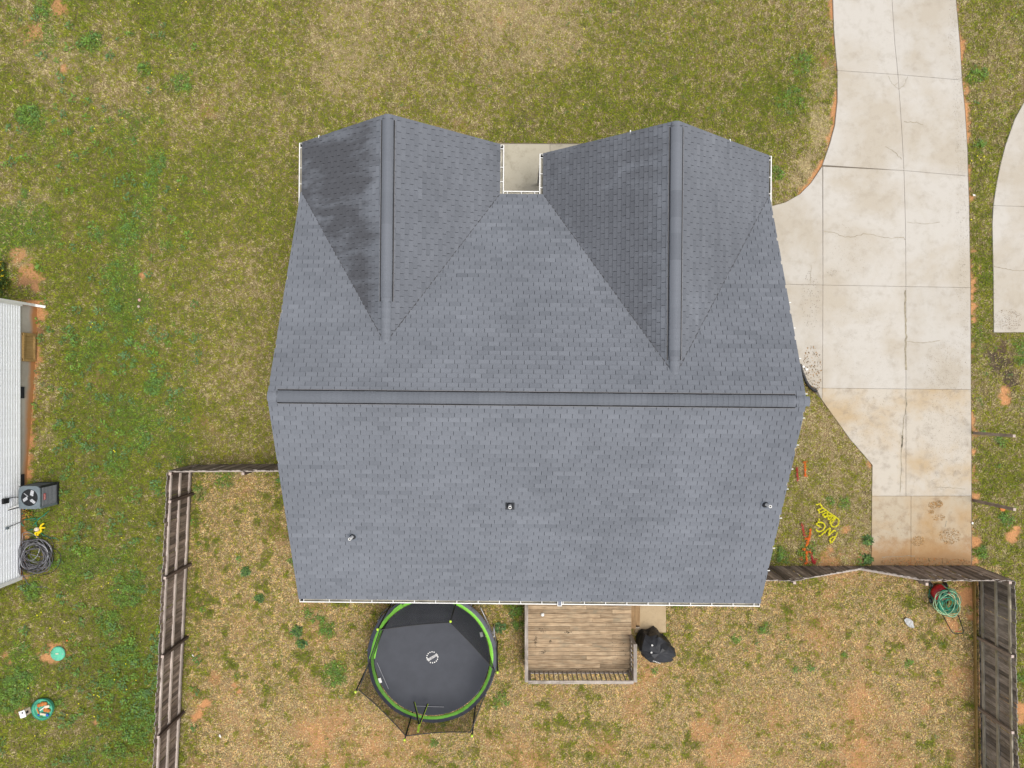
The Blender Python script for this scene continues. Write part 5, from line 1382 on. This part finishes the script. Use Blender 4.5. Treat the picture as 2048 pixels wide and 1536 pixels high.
tub = Vector(c)
for i, (x, y, s, m, lab, cat) in enumerate(((-.02, .17, .085, 'terracotta', 'terracotta lump at the far rim of the green tub', 'clay piece'), (.08, .19, .075, 'terracotta', 'round orange lump beside the cream block in the green tub', 'clay piece'), (-.14, .12, .07, 'terracotta', 'brown lump at the tub edge nearest the house', 'clay piece'), (.10, -.02, .09, 'terracotta', 'orange lump in the middle of the green tub', 'clay piece'), (.19, -.06, .07, 'terracotta', 'orange lump at the tub edge nearest the fence', 'clay piece'))):
    mb = MB(); mb.lathe([(0, s * .8), (s * .6, s * .7), (s, s * .2), (s * .9, -s * .3), (s * .4, -s * .5)], n=9)
    tag(mb.build('terracotta_piece', M[m], None, tub + Vector((x, y, .10)), (random.gauss(0, .4), random.gauss(0, .4), i), smooth=True), lab, cat, 'oddments in the green tub')
for (x, y, dx, dy, dz, m, nm, lab, rz) in ((.17, .10, .15, .09, .07, 'cream', 'cream_block', 'cream block resting in the green tub', .2), (.0, .02, .22, .03, .03, 'pvc', 'white_stick', 'thin white stick lying across the terracotta pieces', .6), (.02, -.17, .20, .07, .05, 'cream', 'cream_strip', 'pale strip near the front rim of the green tub', -.2), (.17, -.20, .08, .09, .05, 'blue', 'blue_scrap', 'bright blue scrap at the tub rim', .7), (-.13, -.20, .08, .05, .05, 'blue', 'blue_scrap', 'small dark blue scrap beside the pale strip', -.4), (-.16, -.06, .04, .2, .04, 'terracotta', 'brown_stick', 'brown stick leaning on the tub wall', .3)):
    mb = MB(); mb.box((0, 0, 0), (dx, dy, dz)); o = mb.build(nm, M[m], None, tub + Vector((x, y, .13)), (.1, .1, rz)); tag(o, lab, nm.split('_')[1], 'oddments in the green tub')
    b_ = o.modifiers.new('edge', 'BEVEL'); b_.width = .01
p0 = on_ground(58, 1418, 0); zt = p0.z + .75
t = empty('post_box', p0, 0, 'small white control box on a short post beside the green tub', 'control box')
q = at(46, 1428, zt) - p0
mb = MB(); mb.bar((0, 0, -.05), (q.x, q.y, q.z - .1), .05, .05, up=(0, 1, 0)); mb.build('stake', M['post_grey'], t)
mb = MB(); mb.box((0, 0, 0), (.17, .20, .26)); mb.build('box', M['cream'], t, (q.x, q.y, q.z - .12), (0, 0, .3))
mb = MB(); mb.box((0, 0, 0), (.20, .23, .02)); mb.build('box_lid', M['pvc'], t, (q.x, q.y, q.z + .02), (0, 0, .3))
mb = MB(); mb.lathe([(0, .006), (.03, .005), (.03, 0)], n=12); mb.build('keyhole', M['dark_hole'], t, (q.x, q.y + .05, q.z + .03))
mb = MB(); mb.box((0, 0, 0), (.012, .07, .10)); mb.build('socket', M['dark_hole'], t, (q.x + .088, q.y + .03, q.z - .08), (0, 0, .3))
for (a, b, s, m, nm, lab) in ((279, 600, .06, 'pink_stone', 'brick_piece', 'pink brick fragment in the clover lawn'), (277, 613, .05, 'post_top', 'grey_stone', 'grey stone just below the pink brick fragment'), (134, 1281, .04, 'terracotta', 'clay_chip', 'orange chip in the dark grass above the round green lid')):
    mb = MB(); mb.lathe([(0, s * .8), (s * .7, s * .65), (s, .1 * s), (s * .8, -.2 * s)], n=7); tag(mb.build(nm, M[m], None, on_ground(a, b, .05)), lab, 'stone')
c = at(493, 945, .05); t = empty('cleanout_cap', c, 0, 'small white square cleanout cap below the short fence', 'cap')
mb = MB(); mb.box((0, 0, .02), (.11, .11, .05)); mb.build('cap', M['pvc'], t)
mb = MB(); mb.box((0, 0, .05), (.045, .045, .02)); mb.build('plug', M['steel'], t)
# black drain hose at the drive edge
pts = [at(1600, 728, .10), at(1605, 745, .08), at(1612, 762, .09), at(1618, 772, .09), at(1626, 779, .09), at(1634, 783, .08)]
mb = MB(); N = 30; P = []
for i in range(N + 1):
    f_ = i / N * (len(pts) - 1); k = min(int(f_), len(pts) - 2); P.append(pts[k].lerp(pts[k + 1], f_ - k))
mb.tube([p - pts[0] for p in P], [.055 if i % 2 else .046 for i in range(N + 1)], 10)
tag(mb.build('drain_hose', M['black'], None, pts[0]), 'black ribbed drain hose curving onto the drive from under the eave', 'drain hose')
# pale rubbish and broken twigs
for i, (a, b, w_, lab) in enumerate(((1607, 733, .07, 'white scrap among the leaf litter on the drive'), (1613, 738, .09, 'torn white scrap beside the drain hose'), (1820, 1247, .28, 'grey crumpled plastic sheet on the back lawn'), (1945, 1046, .06, 'white scrap at the drive edge by the lone posts'), (1948, 390, .06, 'white scrap in the grass strip between the drives'), (386, 1311, .05, 'white scrap by the second fence post'), (440, 1472, .07, 'white scrap beside the dark clay patch'))):
    c = at(a, b, .09); mb = MB(); n = 9; vs = [(0, 0, .02)]
    for k in range(n):
        an = 2 * math.pi * k / n; r_ = w_ * random.uniform(.5, 1.0); vs.append((r_ * math.cos(an) * (.6 if i == 2 else .7), r_ * math.sin(an), random.uniform(-.01, .03)))
    mb.add(vs, [(0, 1 + k, 1 + (k + 1) % n) for k in range(n)])
    tag(mb.build('plastic_sheet' if i == 2 else 'litter_scrap', M['litter_grey'] if i == 2 else M['pvc'], None, c, (0, 0, .7)), lab, 'sheet' if i == 2 else 'litter')
# loose boards leaning behind the gate
for i, (a, b, lab) in enumerate((((1834, 1160, .5), (1856, 1161, .9), 'pale loose plank leaning behind the gate'), ((1838, 1166, .3), (1862, 1163, .7), 'dark loose plank below the pale one behind the gate'))):
    p, q = at(*a), at(*b); mb = MB(); mb.bar((0, 0, 0), q - p, .05, .025); tag(mb.build('loose_plank', M['rail'] if i == 0 else M['post'], None, p), lab, 'plank')

# ------------------------------------------------------------------ utility marking paint on the grass
def paint(name, label, strokes, mat, w=.045, z=.055, cat='paint mark', dens=260):
    c = at(*strokes[0][0], 0); root = None
    if len(strokes) > 1:
        root = empty(name, (c.x, c.y, 0), 0, label, cat)
    mb = MB()
    for st in strokes:
        if root: mb = MB()
        P = [at(a, b, z) for a, b in st]
        for i in range(len(P) - 1):
            p, q = P[i], P[i + 1]; L = (q - p).length; n = max(2, int(L * dens))
            for k in range(n):
                s = p.lerp(q, random.random()) + Vector((random.gauss(0, w * .36), random.gauss(0, w * .36), random.uniform(-.015, .03)))
                a = random.uniform(0, 6.283); r_ = random.uniform(.010, .026); e = random.uniform(.005, .011)
                d_ = Vector((math.cos(a) * r_, math.sin(a) * r_, random.gauss(0, .012))); x = Vector((-math.sin(a) * e, math.cos(a) * e, 0))
                mb.add([s - d_ + x - c, s - d_ - x - c, s + d_ - c], [(0, 1, 2)])
        if root: mb.build('paint_stroke', mat, root)
    if root: return root
    o = mb.build(name, mat, None, Vector((c.x, c.y, 0))); tag(o, label, cat); return o
def zz(pts, ox=1610, oy=990, k=13.97): return [(ox + a / k, oy + b / k) for a, b in pts]
Y = [zz([(300, 258), (360, 262), (420, 240), (445, 290), (480, 345), (600, 440), (700, 510), (790, 570), (880, 630), (940, 690), (945, 780), (900, 850), (820, 892), (750, 880), (715, 810), (690, 790), (700, 730), (760, 680), (840, 640)]),
     zz([(740, 790), (790, 720), (835, 650), (760, 590), (690, 555)]), zz([(640, 690), (700, 660), (750, 600), (700, 580), (640, 640), (640, 690)]),
     zz([(690, 560), (610, 590), (560, 625), (500, 570), (480, 545), (560, 500), (620, 500), (640, 530), (600, 575), (545, 610), (520, 570)]),
     zz([(550, 440), (470, 465), (385, 505), (400, 450), (345, 415), (430, 390), (480, 350)]),
     zz([(395, 665), (370, 750), (310, 815), (440, 905)]), zz([(350, 770), (430, 755), (520, 790), (560, 870), (520, 960), (440, 1015), (360, 1015), (305, 965)]),
     zz([(375, 1138), (430, 1135), (520, 1060), (620, 960), (690, 915), (700, 960), (640, 1138), (720, 1060), (800, 990), (850, 1000)]),
     zz([(900, 1045), (850, 1160), (780, 1280), (715, 1335), (690, 1280), (710, 1210), (770, 1170), (860, 1165)])]
paint('painted_lettering', 'yellow sprayed lettering PNG Clear on the grass beside the drive', Y, M['yellow_paint'], .012, .09, 'lettering', 420)
k = 6.4
def z5(pts): return zz(pts, 1560, 900, k)
paint('paint_dash', 'single dark red sprayed dash close to the roof edge', [z5([(215, 225), (222, 310), (226, 395)])], M['red_paint'], .05, .07)
paint('paint_dash', 'orange sprayed dash with short end bars beside the red dash', [z5([(300, 160), (335, 158)]), z5([(318, 165), (325, 330)]), z5([(312, 325), (340, 330)])], M['orange_paint'], .05, .07)
paint('paint_arrow', 'slanting dark red sprayed stroke above the orange arrow', [z5([(280, 940), (300, 1040), (318, 1100)])], M['red_paint'], .06, .07)
paint('paint_arrow', 'forked orange sprayed arrow on the grass near the gate', [z5([(395, 1000), (375, 1130), (330, 1240)]), z5([(320, 1130), (370, 1140)]), z5([(285, 1270), (325, 1275)]), z5([(340, 1300), (340, 1440)]), z5([(315, 1455), (370, 1440)]), z5([(345, 1300), (390, 1300)]), z5([(262, 1390), (280, 1400)])], M['orange_paint'], .06, .07)
paint('paint_arrow', 'dark red sprayed arrowhead beside the foot of the orange arrow', [z5([(398, 1310), (415, 1400), (440, 1450)]), z5([(415, 1400), (440, 1450), (462, 1400)])], M['red_paint'], .06, .07)
